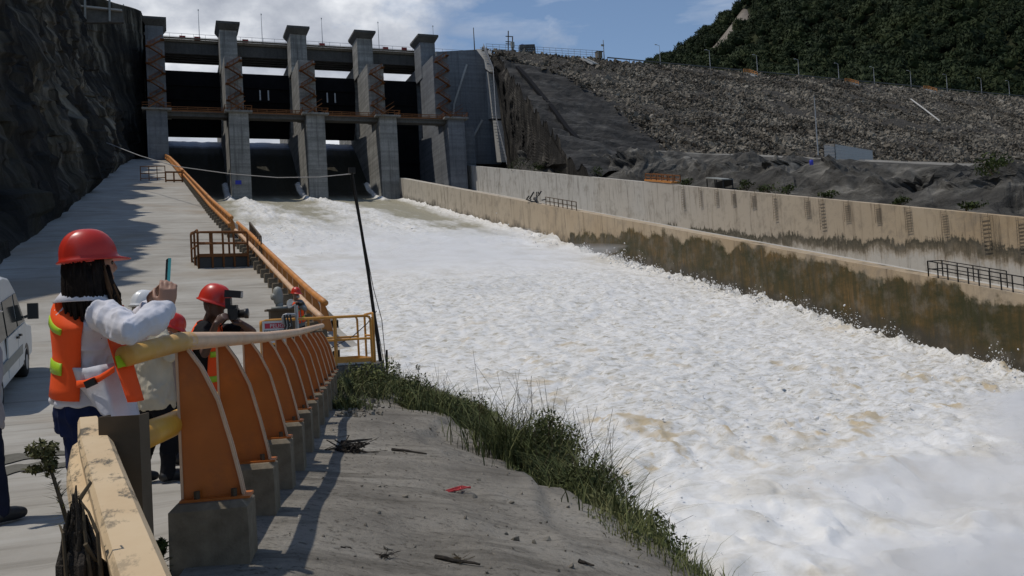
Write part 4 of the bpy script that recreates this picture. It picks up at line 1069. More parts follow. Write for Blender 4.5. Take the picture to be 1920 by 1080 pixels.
# far inner rail and cross railings at the top of the road
t = thing('guard_rail', roadhit(342, 338), 'far orange guard rail curving up to the top of the pale road', 'guard rail')
pts = [roadhit(*p) for p in ((343, 338), (332, 322), (318, 305), (304, 296))]
m = MB()
for p, q in zip(pts[:-1], pts[1:]):
    m.bar(p+(0,0,1.15), q+(0,0,1.15), 0.35, 0.35); m.bar(p+(0,0,0.55), q+(0,0,0.55), 0.35, 0.4)
    n = 8
    for i in range(n+1): a = p+(q-p)*i/n; m.bar(a-(0,0,0.2), a+(0,0,1.1), 0.14, 0.14)
obj('rail', m, M['orange_far'], t)
t = thing('railing', roadhit(264, 338), 'thin grey railing across the far end of the pale road', 'railing')
m = MB(); a, b = roadhit(264, 338.5), roadhit(310, 336.5); rail_line(m, [a, b], h=1.7, step=np.linalg.norm(b-a)/3, r=0.05, mids=(0.85, 0.25)); obj('rail', m, M['rust_rail'], t)
t = thing('railing', roadhit(312, 341), 'low orange railing box below the thin railing at the far end of the road', 'railing')
m = MB(); a, b = roadhit(311, 341.5), roadhit(342, 341.5); rail_line(m, [a, b], h=1.2, step=np.linalg.norm(b-a)/2, r=0.09, mids=(0.2,)); obj('rail', m, M['rust_rail'], t)
t = thing('railing', roadhit(296, 295), 'tiny orange railing at the very top of the road below the first pier', 'railing')
m = MB(); a, b = at(295, 291.5, 212), at(316, 292, 212); rail_line(m, [a, b], h=1.5, step=1.4, r=0.10, mids=(0.75, 0.3)); obj('rail', m, M['orange_far'], t)

# ------------------------------------------------------------------ railed access platforms
def loop_rail(mb, a, b, zt, zm, zf, r=0.03, posts=()):
    """rounded tubular guard panel from a to b (xy), rail heights zt / zm, feet at zf"""
    a = np.array((a[0], a[1], 0.0)); b = np.array((b[0], b[1], 0.0)); d = b-a; L = np.linalg.norm(d); d = d/L; k = 0.10
    Z = lambda p, z: p+np.array((0, 0, z))
    mb.tube([Z(a, zf), Z(a, zt-k), Z(a+d*k*0.3, zt-k*0.3), Z(a+d*k, zt), Z(b-d*k, zt), Z(b-d*k*0.3, zt-k*0.3), Z(b, zt-k), Z(b, zf)], r, 8)
    mb.tube([Z(a, zm), Z(b, zm)], r*0.9, 8)
    for q in posts: mb.tube([Z(a+d*L*q, zf), Z(a+d*L*q, zt)], r, 8)
plat_z = 0.52
M['platform_paint'] = plain('worn yellow platform paint', (0.52,0.24,0.035), 0.5, 0.15, 2.5, 0.06, dirt=(0.30,0.12,0.04))
F0, F1 = at(489, 608, 20.3), at(694, 590, 21.2); B0, B1 = at(499, 598, 22.3), at(669, 586, 23.4)
t = thing('access_platform', ((F0[0]+B1[0])/2, (F0[1]+B1[1])/2, 0.2), 'bright yellow railed access platform just past the end of the curved ribs', 'platform')
m = MB(); m.prism([(p[0], p[1], plat_z-0.06) for p in (F0, F1, B1, B0)], (0, 0, 0.05)); obj('deck', m, M['galv'], t)
m = MB(); q = F1+(at(629, 600, 20.9)-F1)*1.0
loop_rail(m, F0[:2], F1[:2], 1.60, 1.06, plat_z-0.05, 0.032, posts=(0.66,)); obj('front_railing', m, M['platform_paint'], t)
m = MB(); loop_rail(m, B0[:2], B1[:2], 1.64, 1.10, plat_z-0.05, 0.03, posts=(0.45, 0.75)); obj('rear_railing', m, M['platform_paint'], t)
m = MB(); G0 = at(699, 594, 21.25); G1 = at(683, 584, 23.2); loop_rail(m, G0[:2], G1[:2], 1.66, 1.12, plat_z-0.05, 0.03); obj('gate', m, M['platform_paint'], t)
m = MB(); loop_rail(m, F0[:2], B0[:2], 1.58, 1.06, plat_z-0.05, 0.034); obj('side_railing', m, M['platform_paint'], t)
m = MB()
for a, b in ((F0, F1), (F1, B1), (B0, B1)):
    m.bar((a[0], a[1], plat_z+0.05), (b[0], b[1], plat_z+0.03), 0.02, 0.085)
obj('toe_board', m, M['platform_paint'], t)
t = thing('concrete_plinth', at(668, 690, 21.5), 'dark mossy concrete block carrying the outer end of the yellow platform', 'concrete block')
m = MB(); a = at(632, 676, 20.7); b = at(712, 674, 21.4); e = np.array((0.55, 2.0, 0))
m.prism([(a[0], a[1], 0.10), (b[0], b[1], 0.10), (b[0]+e[0], b[1]+e[1], 0.10), (a[0]+e[0], a[1]+e[1], 0.10)], (0, 0, 0.34))
obj('block', m, M['dark_conc'], t)
m = MB(); a = a-np.array((0.1, 0.35, 0)); b = b+np.array((0.22, -0.30, 0)); m.prism([(a[0], a[1], -0.9), (b[0], b[1], -0.9), (b[0]+e[0], b[1]+e[1], -0.9), (a[0]+e[0], a[1]+e[1], -0.9)], (0, 0, 0.99)); obj('plinth', m, M['dark_conc'], t)
# warning sign on the front railing
def text_mesh(body, size, ext=0.002):
    cu = bpy.data.curves.new('txt', 'FONT'); cu.body = body; cu.size = size; cu.extrude = ext; cu.align_x = 'LEFT'; cu.resolution_u = 2
    o = bpy.data.objects.new('txt', cu); scene.collection.objects.link(o)
    dg = bpy.context.evaluated_depsgraph_get(); me = bpy.data.meshes.new_from_object(o.evaluated_get(dg)); bpy.data.objects.remove(o); return me
def text_on(name, body, size, origin, xa, ya, mat, parent):
    me = text_mesh(body, size); me.materials.clear(); me.materials.append(mat)
    xa = np.asarray(xa)/np.linalg.norm(xa); za = np.cross(xa, ya)
    Mx = Matrix(((xa[0], ya[0], za[0], origin[0]), (xa[1], ya[1], za[1], origin[1]), (xa[2], ya[2], za[2], origin[2]), (0,0,0,1)))
    me.transform(Matrix.Translation(-Vector([float(c) for c in base_of(parent)])) @ Mx)
    o = bpy.data.objects.new(name, me); scene.collection.objects.link(o); o.parent = parent; return o
A = at(491, 603, 20.2); Bp = at(541, 600, 20.45); xa = Bp-A; xa[2] = 0; Wd = np.linalg.norm(xa); xa /= Wd; nf = np.cross(xa, (0, 0, 1.0))
M['sign_white'] = plain('sign white', (0.55,0.56,0.57), 0.5, 0.08); M['sign_redbar'] = plain('sign red', (0.42,0.02,0.05), 0.5); M['sign_ink'] = plain('sign ink', (0.03,0.035,0.04), 0.6)
zt = 1.585; org = np.array((A[0], A[1], 0)) + nf*0.05
t = thing('warning_sign', org+(0, 0, 1.05), 'white warning sign with a red heading bar hung on the yellow platform railing', 'sign')
m = MB(); m.prism([org+(0,0,zt-0.5), org+xa*Wd+(0,0,zt-0.5), org+xa*Wd+(0,0,zt), org+(0,0,zt)], -nf*0.012); obj('panel', m, M['sign_white'], t)
m = MB(); o2 = org+nf*0.003; m.prism([o2+xa*0.05+(0,0,zt-0.17), o2+xa*(Wd-0.06)+(0,0,zt-0.17), o2+xa*(Wd-0.06)+(0,0,zt-0.05), o2+xa*0.05+(0,0,zt-0.05)], -nf*0.002); obj('heading_bar', m, M['sign_redbar'], t)
up = np.array((0, 0, 1.0)); o3 = org+nf*0.006
text_on('heading', 'PELIGRO', 0.125, o3+xa*0.16+up*(zt-0.155), xa, up, M['sign_white'], t)
text_on('wording', 'ESPACIO CONFINADO', 0.066, o3+xa*0.03+up*(zt-0.25), xa, up, M['sign_ink'], t)
text_on('wording', 'TUNEL', 0.10, o3+xa*0.05+up*(zt-0.37), xa, up, M['sign_ink'], t)
# valve actuator on a steel cabinet
cb = at(530, 602, 23.6); rd = float(road_z(cb[1]))
t = thing('valve_actuator', (cb[0], cb[1], rd), 'grey round-headed valve actuator on a dark cabinet behind the warning sign', 'actuator')
m = MB(); m.box((cb[0], cb[1], (rd+1.89)/2), (0.66, 0.5, 1.89-rd)); m.box((cb[0], cb[1], 1.915), (0.86, 0.62, 0.05)); obj('cabinet', m, M['brownsteel'], t)
m = MB(); m.smooth = True; hx = np.array((cb[0]-0.06, cb[1]+0.05, 0)); m.tube([hx+(0,0,1.9), hx+(0,0,2.15)], 0.10, 12); m.tube([hx+(0,0,1.93), hx+(0,0,2.0)], 0.22, 12)
obj('stem', m, M['grey_metal'], t)
m = MB(); m.smooth = True; m.tube([hx+(-0.02,0,2.16), hx+(-0.03,0,2.28), hx+(-0.03,0,2.42)], [0.125, 0.145, 0.12], 16, dome=True); m.tube([hx+(-0.08,0,2.27), hx+(-0.18,-0.05,2.27)], 0.09, 12)
obj('head', m, M['grey_metal'], t)
m = MB(); a = at(532, 592, 20.35); b = at(556, 590, 20.6); m.tube([a+(0,0,-0.2), a+(-0.02,0,-0.04), a, a+(0.06,0,0.02), b], 0.035, 8); m.tube([b+(0,0,0.22), b+(0,0,-0.35)], 0.045, 8)
tag(obj('hook_pipe', m, M['galv']), 'grey hooked pipe clamped to the front railing of the yellow platform', 'pipe')
m = MB()
for q in (0.0, 0.06, 0.13):
    c = at(533, 592, 20.25)+np.array((q, 0.01*q, 0)); m.tube([c+(0,0,0.02), c+(0.03,0,-0.22), c+(-0.09+q,0,-0.55)], 0.022, 6)
tag(obj('cable_bundle', m, M['black']), 'black cables hanging from the hooked pipe over the warning sign', 'cable')

# second platform, on the slope
t = thing('access_platform', roadhit(415, 503), 'rusty orange railed platform box halfway along the road, with a black block for the shade below', 'platform')
fl_, fr_ = roadhit(373, 503.5), roadhit(466, 500); bl_, br_ = roadhit(360, 492), roadhit(466, 486)
dz = 0.55; rz0 = fl_[2]; topz = rz0+1.55
m = MB(); m.prism([(p[0], p[1], rz0+dz) for p in (fl_, fr_, br_, bl_)], (0, 0, 0.06)); obj('deck', m, M['brownsteel'], t)
m = MB(); loop_rail(m, fl_, fr_, topz, rz0+1.05, rz0, 0.045, posts=(0.28, 0.5, 0.72)); loop_rail(m, fl_, bl_, topz+0.1, rz0+1.0, rz0, 0.045, posts=(0.5,)); loop_rail(m, bl_, br_, topz+0.22, rz0+1.3, rz0+dz, 0.045, posts=(0.33, 0.66))
m.bar(fl_+(0,0,dz), fr_*(1,1,0)+(0,0,rz0+dz), 0.05, 0.14); obj('railing', m, M['rust_rail'], t)
m = MB(); m.prism([(p[0]*0.999+0.02, p[1]+0.06, rz0-0.02) for p in (fl_, fr_, br_, bl_)], (0, 0, 0.5)); obj('underdeck_shade', m, M['black'], t)  # solid black block standing in for the shade under the raised deck
m = MB(); a, b = roadhit(470, 478), roadhit(492, 500); a = at(471, 482, 42.5); b = at(491, 482, 36.5); rail_line(m, [np.array((a[0], a[1], road_z(a[1]))), np.array((b[0], b[1], road_z(b[1])))], h=1.55, step=0.9, r=0.03, mids=(0.8,))
tag(obj('railing', m, M['brownsteel']), 'short dark railing between the rusty platform and the chute edge', 'railing')

# ------------------------------------------------------------------ leaning pole with its stays, long cable
pb, pt = at(721, 702, 22.6), at(660, 322, 21.9)
t = thing('leaning_pole', pb, 'tall dark leaning pole with two stay ropes at the edge of the chute', 'pole')
m = MB(); m.tube([pb-(0,0,0.6), pb+(pt-pb)*0.5, pt], [0.05, 0.042, 0.03], 8); obj('pole', m, M['rope'], t)
m = MB(); p2 = at(727, 702, 22.3); m.tube([p2-(0,0,0.5), at(716, 600, 22.3), at(700, 540, 22.2), at(659, 328, 21.9)], 0.010, 5); m.tube([at(724, 690, 22.7)-(0,0,0.3), at(690, 510, 22.4), at(657, 330, 21.9)], 0.010, 5); obj('stay_rope', m, M['rope'], t)
m = MB(); m.tube([at(726, 706, 22.4), at(725, 656, 22.4)], 0.03, 6); obj('anchor_stake', m, M['rope'], t)
m = MB(); m.box(pt+(0,0,0.03), (0.16, 0.12, 0.14)); obj('pulley', m, M['rope'], t)
m = MB(); m.tube([at(706, 583, 22.4), at(688, 607, 22.0), at(660, 632, 21.5), at(622, 652, 20.8)], 0.012, 5); tag(obj('rope', m, M['rope']), 'thin slack rope from the leaning pole down to the last curved rib', 'rope')
c0 = at(200, 268, 95); c1 = at(658, 327, 21.9); pts = []
for (x, y, dd) in ((200, 268, 95), (262, 292, 84), (330, 312, 72), (432, 326, 57), (520, 333, 44), (598, 332, 32), (658, 326, 21.9)): pts.append(at(x, y, dd))
m = MB(); m.tube(pts, [0.05, 0.045, 0.04, 0.032, 0.025, 0.018, 0.013], 6); tag(obj('span_cable', m, M['galv']), 'long thin sagging cable from the dark cliff to the head of the leaning pole', 'cable')

# ------------------------------------------------------------------ steel post and guardrail beam in the foreground
M['beam'] = plain('faded guardrail paint', (0.60,0.45,0.27), 0.6, 0.10, 3.0, 0.1, dirt=(0.40,0.26,0.13), dirt_amt=0.55)
def beam_mat():
    m = NT('dusty faded guardrail'); a = m.noise(2.2, 7); b = m.noise(1.0, 9, vec=m.mapping((9, 4, 14)), rough=0.75)
    c = m.ramp(a, [(0.3, (0.55,0.40,0.24)), (0.7, (0.66,0.52,0.34))])
    sep = m.n('ShaderNodeSeparateXYZ'); m.l(m.tc.outputs['Object'], sep.inputs[0])
    near = m.ramp(m.math('MULTIPLY_ADD', sep.outputs['Y'], 0.5, 0.5), [(0.25, 0.25), (0.62, 1.0)])
    d = m.math('MULTIPLY', m.ramp(b, [(0.53, 0.0), (0.6, 0.9)]), near)
    c = m.mix(d, c, (0.09,0.085,0.07)); m.color(c); m.set(Roughness=0.6); m.bump(b, 0.2, 0.004); return m.mat
beam = thing('guardrail_beam', at(212, 940, 2.1)-np.array((0, 0, 1.0)), 'faded beige corrugated guardrail beam with dark dirt, nearest the bottom edge', 'guardrail')
prof = [(0.05, -0.075), (0.052, -0.008), (0.038, 0.010), (-0.040, 0.010), (-0.047, -0.004), (-0.042, -0.050), (-0.040, -0.072), (-0.050, -0.080), (-0.076, -0.092), (-0.084, -0.11), (-0.086, -0.16), (-0.078, -0.21)]
e0, e1 = at(166, 788, 3.3), at(266, 1080, 1.78); dv = (e0-e1); dv /= np.linalg.norm(dv); e2 = e1-dv*2.4
sd = np.cross(dv, (0, 0, 1.0)); sd /= np.linalg.norm(sd); uu = np.cross(sd, dv)
rows = []
for q in np.linspace(0, 1, 14):
    c = e0+(e2-e0)*q; fl2 = 0.7 if q == 0 else 1.0
    rows.append([c+sd*x*fl2+uu*(z-0.012*math.sin(q*7)) for x, z in prof])
m = MB(); m.sheet(np.array(rows), 0.004); 
o = obj('beam', m, beam_mat(), beam)
m = MB(); c = e2-dv*0.1; m.box(c+(-0.02, 0, -0.72), (0.09, 0.09, 1.1)); obj('post', m, M['brownsteel'], beam)
pc = at(223, 780, 3.02); zt = pc[2]; v = np.array((c_f[0], c_f[1], 0)); v /= np.linalg.norm(v); rr = np.array((c_r0[0], c_r0[1], 0))
m = MB(); hw = 0.070
ax = (rr, v, np.array((0, 0, 1.0))); hh = zt+0.35; zc = (zt-0.35)/2
m.box((pc[0], pc[1], zc), (2*hw, 0.007, hh), ax)
for s in (-1, 1):
    q = pc+rr*s*(hw-0.0035)+v*0.041; m.box((q[0], q[1], zc), (0.007, 0.075, hh), ax)
post = obj('steel_post', m, M['brownsteel'], base=(pc[0], pc[1], -0.05)); tag(post, 'upright dark brown steel channel post between the beige beam and the first curved rib', 'post')

# ------------------------------------------------------------------ parked van
M['van_white'] = plain('dusty white van paint', (0.62,0.63,0.62), 0.35, 0.06, 1.0, 0.02, dirt=(0.45,0.43,0.38), dirt_amt=0.4)
M['glass'] = NT('van glass').set(Roughness=0.08).mat; M['glass'].node_tree.nodes['Principled BSDF'].inputs['Base Color'].default_value = (0.03,0.035,0.035,1)
M['tyre'] = plain('tyre rubber', (0.02,0.02,0.02), 0.85)
XR = -3.15; VY = 23.9; gz = float(road_z(22.9)); pitch_s = math.atan(0.16)
van = thing('parked_van', (XR-1.0, 21.0, gz), 'dusty white van parked at the left edge in front of the dark cliff', 'van')
def vp(y, z, x=0.0):                    # y metres behind the nose, z above the ground
    yy = VY-y; return np.array((XR+x, yy, gz + z + (yy-22.9)*math.tan(pitch_s)))
side = [(0.05, 0.35), (0.0, 0.62), (0.10, 0.98), (0.72, 1.20), (1.45, 2.05), (1.95, 2.36), (2.6, 2.46), (5.2, 2.46), (5.45, 2.2), (5.5, 0.4), (4.9, 0.3), (1.55, 0.3)]
def tum(z): return -0.16*max(0, z-1.15)/1.3
m = MB(); rows = []
for xo, ins in ((-2.0, 0.06), (-1.96, 0.02), (-1.85, 0.0), (-0.15, 0.0), (-0.04, 0.02), (0.0, 0.06)):
    cyc = []
    for y, z in side:
        k = -tum(z) if xo < -1 else tum(z); cyc.append(vp(y+(ins if y < 2.7 else -ins), z+(ins if z < 1 else -ins), xo+k))
    rows.append(cyc)
m.rings(rows); obj('body', m, M['van_white'], van, smooth=False)
def side_panel(name, pts, mat, off=0.012, parent=van):
    m = MB(); P = [vp(y, z, off+tum(z)) for y, z in pts]; m.prism(P, (-0.03, 0, 0)); return obj(name, m, mat, parent)
side_panel('window', [(1.02, 1.28), (1.95, 1.28), (1.95, 1.98), (1.62, 1.98)], M['glass'])
side_panel('window', [(2.1, 1.28), (3.3, 1.28), (3.3, 1.98), (2.1, 1.98)], M['glass'])
side_panel('window', [(3.45, 1.28), (4.9, 1.28), (4.9, 1.98), (3.45, 1.98)], M['glass'])
side_panel('rub_strip', [(1.5, 0.62), (4.6, 0.62), (4.6, 0.82), (1.5, 0.82)], M['grey_metal'])
d_ = side_panel('door', [(1.0, 0.45), (2.0, 0.42), (2.0, 1.24), (1.0, 1.24)], M['van_white'], 0.008)
m = MB(); m.box(vp(1.85, 1.08, 0.02), (0.05, 0.2, 0.05)); obj('handle', m, M['black'], d_)
d_ = side_panel('door', [(2.05, 0.42), (3.3, 0.42), (3.3, 1.24), (2.05, 1.24)], M['van_white'], 0.008)
m = MB(); m.box(vp(2.2, 1.08, 0.02), (0.05, 0.2, 0.05)); obj('handle', m, M['black'], d_)
m = MB(); m.prism([vp(0.78, 1.25, -0.14), vp(1.42, 2.0, -0.26), vp(1.42, 2.0, -1.74), vp(0.78, 1.25, -1.86)], (0, 0.03, 0.02)); obj('windscreen', m, M['glass'], van)
m = MB(); m.box(vp(0.95, 1.48, 0.16), (0.22, 0.12, 0.36)); m.bar(vp(1.0, 1.35, -0.02), vp(0.97, 1.4, 0.12), 0.06, 0.06); obj('wing_mirror', m, M['black'], van)
for y in (0.98, 4.35):
    for xo in (-0.14, -1.86):
        c = vp(y, 0.33, xo); m = MB(); m.smooth = True
        m.tube([c+(-0.12, 0, 0), c+(-0.10, 0, 0), c+(0.13, 0, 0), c+(0.15, 0, 0)], [0.29, 0.335, 0.335, 0.30], 24); w = obj('wheel', m, M['tyre'], van)
        m = MB(); s = 1 if xo > -1 else -1; m.tube([c+(0.13*s, 0, 0), c+(0.156*s, 0, 0)], [0.2, 0.17], 16); obj('rim', m, M['galv'], w)
m = MB(); m.prism([vp(y, z, 0.005) for y, z in [(0.98+0.40*math.cos(a), 0.36+0.40*math.sin(a)) for a in np.linspace(-0.1, math.pi+0.1, 14)]], (-0.02, 0, 0)); obj('wheel_arch', m, M['black'], van)
for xo in (-0.25, -1.75): m = MB(); m.box(vp(0.12, 0.85, xo), (0.32, 0.2, 0.22)); obj('headlight', m, M['galv'], van)
# ------------------------------------------------------------------ people
def remesh(mb, voxel, smooth_it=3, wrinkle=0.0, seed=0, name='m', wscale=(9, 9, 5)):
    me = mesh_from('tmp', np.array(mb.v), mb.f)
    o = bpy.data.objects.new('tmp', me); scene.collection.objects.link(o)
    r = o.modifiers.new('r', 'REMESH'); r.mode = 'VOXEL'; r.voxel_size = voxel; r.use_smooth_shade = True
    s = o.modifiers.new('s', 'SMOOTH'); s.factor = 0.5; s.iterations = smooth_it
    dg = bpy.context.evaluated_depsgraph_get(); out = bpy.data.meshes.new_from_object(o.evaluated_get(dg))
    bpy.data.objects.remove(o); bpy.data.meshes.remove(me)
    n = len(out.vertices); co = np.zeros(n*3, np.float32); no = np.zeros(n*3, np.float32)
    out.vertices.foreach_get('co', co); out.vertices.foreach_get('normal', no); co = co.reshape(-1, 3); no = no.reshape(-1, 3)
    if wrinkle:
        a = fbm(co[:, 0]*wscale[0], co[:, 1]*wscale[1], co[:, 2]*wscale[2], seed, 3)
        co = co + no*((1-np.abs(a))**2*wrinkle*1.6 - wrinkle*0.5)[:, None]
        out.vertices.foreach_set('co', co.ravel())
    out.update(); return out
def put_mesh(name, me, mat, parent):
    me.transform(Matrix.Translation(-Vector([float(c) for c in base_of(parent)])))
    me.materials.clear(); me.materials.append(mat); me.polygons.foreach_set('use_smooth', np.ones(len(me.polygons), bool)); me.update()
    o = bpy.data.objects.new(name, me); scene.collection.objects.link(o); o.parent = parent; return o
def unit(v): v = np.asarray(v, float); return v/np.linalg.norm(v)
TORSO = [(-0.16, .155, .115), (0.0, .170, .125), (0.18, .155, .112), (0.38, .145, .105), (0.62, .165, .120), (0.80, .175, .115), (0.90, .150, .095), (0.97, .095, .075), (1.0, .062, .064)]
class Body:
    def __init__(self, J, face, k=1.0, hup=None, hface=None):
        self.J = {a: np.asarray(b, float) for a, b in J.items()}; self.k = k
        f = np.asarray(face, float); f[2] = 0; self.f = unit(f); self.r = np.cross(self.f, (0, 0, 1.0))
        self.hf = unit(hface if hface is not None else self.f); self.hu = unit(hup if hup is not None else (0, 0, 1.0))
        self.hr = unit(np.cross(self.hf, self.hu)); self.hu = np.cross(self.hr, self.hf)
        J = self.J
        J.setdefault('chest', (J['pel']*0.4+J['neck']*0.6))
    def spine(self, t):
        p, c, n = self.J['pel'], self.J['chest'], self.J['neck']
        if t < 0: return p + (p-c)/np.linalg.norm(p-c)*(-t)*0.5
        a = p*(1-t)**2 + 2*t*(1-t)*(2*c-0.5*p-0.5*n) + n*t*t
        return a
    def ring(self, t, inf=0.0, phis=None, fwd=0.0):
        T = np.array(TORSO); w = np.interp(t, T[:, 0], T[:, 1])*self.k+inf; d = np.interp(t, T[:, 0], T[:, 2])*self.k+inf
        c = self.spine(t); ax = unit(self.spine(min(t+0.05, 1))-self.spine(t-0.05)); r = unit(self.r-ax*(self.r@ax)); f = np.cross(ax, r)
        if phis is None: phis = np.linspace(0, 2*math.pi, 20, endpoint=False)
        out = []
        for p in phis:
            cx, sx = math.cos(p), math.sin(p); e = 2.6
            q = (abs(cx)**e+abs(sx)**e)**(-1/e)
            out.append(c + r*w*cx*q + f*(d*sx*q + fwd))
        return out
    def torso(self, mb, t0=-0.16, t1=1.0, inf=0.0):
        mb.rings([self.ring(t, inf) for t in np.linspace(t0, t1, 14)])
    def limb(self, mb, names, radii):
        pts = [self.J[n] if isinstance(n, str) else n for n in names]
        P, R = [], []
        for i in range(len(pts)-1):
            for q in np.linspace(0, 1, 5)[(0 if i == 0 else 1):]:
                bulge = 1 + 0.10*math.sin(q*math.pi)*(1 if i == 0 else 0.8)
                P.append(pts[i]+(pts[i+1]-pts[i])*q); R.append((radii[i]+(radii[i+1]-radii[i])*q)*bulge*self.k)
        mb.tube(P, R, 14, dome=True)
    def head(self, mb):
        c = self.J['head']; k = self.k
        prof = [(-0.118, .030, .030, .050), (-0.105, .048, .050, .040), (-0.075, .060, .078, .018), (-0.035, .069, .092, .004), (0.01, .074, .098, 0), (0.05, .074, .098, -.004), (0.085, .062, .082, -.006), (0.108, .040, .052, -.008), (0.118, .015, .02, -.008)]
        mb.rings([[c+self.hu*z*k + self.hr*w*k*math.cos(a) + self.hf*(d*math.sin(a)+s)*k for a in np.linspace(0, 2*math.pi, 18, endpoint=False)] for z, w, d, s in prof])
        q = lambda r, f, u: c+(self.hr*r+self.hf*f+self.hu*u)*k
        mb.tube([q(0, .088, .035), q(0, .108, -.015), q(0, .094, -.028)], [.010*k, .016*k, .010*k], 8, dome=True)     # nose
        mb.tube([q(-.022, .088, -.058), q(.022, .088, -.058)], [.010*k, .010*k], 8, dome=True)                          # mouth
        for s in (-1, 1):
            mb.tube([q(s*.072, -.008, .02), q(s*.080, -.014, 0), q(s*.073, -.008, -.028)], [.014*k, .017*k, .009*k], 8, dome=True)  # ears
            mb.tube([q(s*.012, .090, .032), q(s*.05, .078, .030)], [.010*k, .009*k], 8, dome=True)                          # brow
        n = self.J['neck']; mb.tube([n-(c-n)*0.25, n+(c-n)*0.3, c-self.hu*0.04*k], [.064*k, .056*k, .055*k], 14)
    def eyes(self, parent):
        for s in (-1, 1):
            m = MB(); v, f = ico(1); m.smooth = True; m.add(v*0.011*self.k + self.J['head']+(self.hr*s*.032+self.hf*.084+self.hu*.012)*self.k, [tuple(x) for x in f])
            obj('eye', m, M['eye'], parent)
    def hand(self, mb, side, direction, palm, curl=0.9, spread=0.012, thumb=0.6):
        k = self.k; w = self.J['wr'+side]; d = unit(direction); pn = np.asarray(palm, float); pn = unit(pn-d*(pn@d)); x = np.cross(d, pn)*(1 if side == 'R' else -1)
        # x points to the thumb side
        mb.rings([[w + d*L*k + (x*a*math.cos(t)+pn*b*math.sin(t))*k for t in np.linspace(0, 2*math.pi, 12, endpoint=False)] for L, a, b in ((-0.02, .026, .020), (0.02, .032, .018), (0.06, .041, .016), (0.092, .040, .013))])
        for i, (L, o) in enumerate(((.072, .031), (.081, .011), (.075, -.010), (.058, -.030))):
            p = w+(d*0.090+x*o)*k; ang = 0.15; P = [p-d*0.012*k, p]
            for j, q in enumerate((.44, .31, .25)):
                ang += curl*(0.55, 0.75, 0.5)[j]*(1+0.10*(i-1)); dd = d*math.cos(ang)+pn*math.sin(ang)+x*(o*spread*20)
                p = p+unit(dd)*L*q*k; P.append(p)
            mb.tube(P, [.0095*k, .0095*k, .009*k, .0082*k, .007*k], 8, dome=True)
        p = w+(d*0.022+x*.026)*k; q1 = p+unit(d*0.75+x*0.75+pn*0.35)*.042*k; q2 = q1+unit(d*0.9+x*0.15+pn*thumb)*.032*k; q3 = q2+unit(d*0.9-x*0.1+pn*thumb*1.2)*.024*k
        mb.tube([p-d*.01*k, p, q1, q2, q3], [.014*k, .0135*k, .011*k, .0098*k, .008*k], 8, dome=True)
    def foot(self, mb, side, grow=0.0):
        a = self.J['an'+side]; tdir = self.J.get('toe'+side, self.f); tdir = unit(tdir); k = self.k; z0 = self.J.get('floor', a[2]-0.085)
        g = lambda f, z: np.array((a[0]+tdir[0]*f*k, a[1]+tdir[1]*f*k, z0+z*k))
        mb.tube([a+(0, 0, .05), a-(0,0,0.0), g(0.0, .05), g(-0.03, .048)], [.046+grow, .048+grow, .046+grow, .040+grow], 12, dome=True)
        mb.tube([g(-0.035, .045), g(0.05, .050), g(0.12, .042), g(0.175, .036)], [.040+grow, .046+grow, .045+grow, .034+grow], 12, dome=True)
    def panel(self, phi0, phi1, t0, t1, inf, nphi=12, nt=14, thick=0.005, flare=0.0):
        ph = np.linspace(phi0, phi1, nphi); P = []
        for t in np.linspace(t0, t1, nt):
            P.append(self.ring(t, inf + flare*max(0, 0.3-t), ph))
        m = MB(); m.smooth = True; m.sheet(np.array(P), -thick if phi1 > phi0 else thick); return m
def hard_hat(B, mat, parent, tilt=0.0, peak=0.075, back=0.0, scale=1.0):
    k = B.k*scale; f = unit(B.hf*math.cos(tilt)+B.hu*math.sin(tilt)); u = unit(np.cross(B.hr, f)); r = B.hr; c = B.J['head']+u*0.035*k-f*0.004*k
    m = MB(); m.smooth = True; n = 72; rows = []
    def row(a, b, z, pk=0.0, ridge=0.0):
        out = []
        for i in range(n):
            t = 2*math.pi*i/n; cx, sx = math.cos(t), math.sin(t); s2 = 1+ridge*(math.exp(-(cx*a/0.016)**2)+0.7*math.exp(-((abs(cx)*a-0.045)/0.010)**2))
            ext = pk*max(0, sx)**1.5
            out.append(c + (r*a*cx*s2 + f*(b*sx*s2+ext) + u*(z*(1+0.3*(s2-1)) - 0.10*ext))*k)
        return out
    rows.append(row(.095, .120, -.004)); rows.append(row(.128, .152, -.012, peak)); rows.append(row(.130, .154, -.007, peak)); rows.append(row(.116, .140, .003, peak*0.25))
    for e in (0.12, 0.3, 0.5, 0.7, 0.9, 1.1, 1.28, 1.42, 1.52):
        rows.append(row(.114*math.cos(e)**0.75, .138*math.cos(e)**0.75, 0.004+.148*math.sin(e)**1.05, 0, 0.05*min(1, e*2.5)))
    m.rings(rows); o = obj('hard_hat', m, mat, parent, smooth=True)
    m = MB(); m.tube([c+(r*.100*math.cos(t)+f*.124*math.sin(t)-u*.012)*k for t in np.linspace(math.pi*1.02, math.pi*1.98, 14)], .007*k, 6); obj('head_band', m, mat, o); return o
M['eye'] = plain('eye', (0.05,0.04,0.035), 0.2)
M['skin_tan'] = plain('tan skin', (0.34,0.185,0.125), 0.55, 0.08, 6.0, 0.05); M['skin_dark'] = plain('dark brown skin', (0.085,0.042,0.030), 0.5, 0.1, 6.0, 0.05)
M['shirt_white'] = plain('white cotton', (0.62,0.62,0.67), 0.8, 0.05, 5.0, 0.25); M['shirt_cream'] = plain('cream cotton', (0.50,0.45,0.35), 0.8, 0.1, 5.0, 0.25)
M['shirt_black'] = plain('black cotton', (0.012,0.012,0.014), 0.8, 0.2, 5.0, 0.2); M['shirt_grey'] = plain('grey cotton', (0.33,0.31,0.32), 0.8, 0.1, 5.0, 0.2); M['sleeve_grey'] = plain('blue grey cloth', (0.20,0.22,0.24), 0.8, 0.15, 5.0)
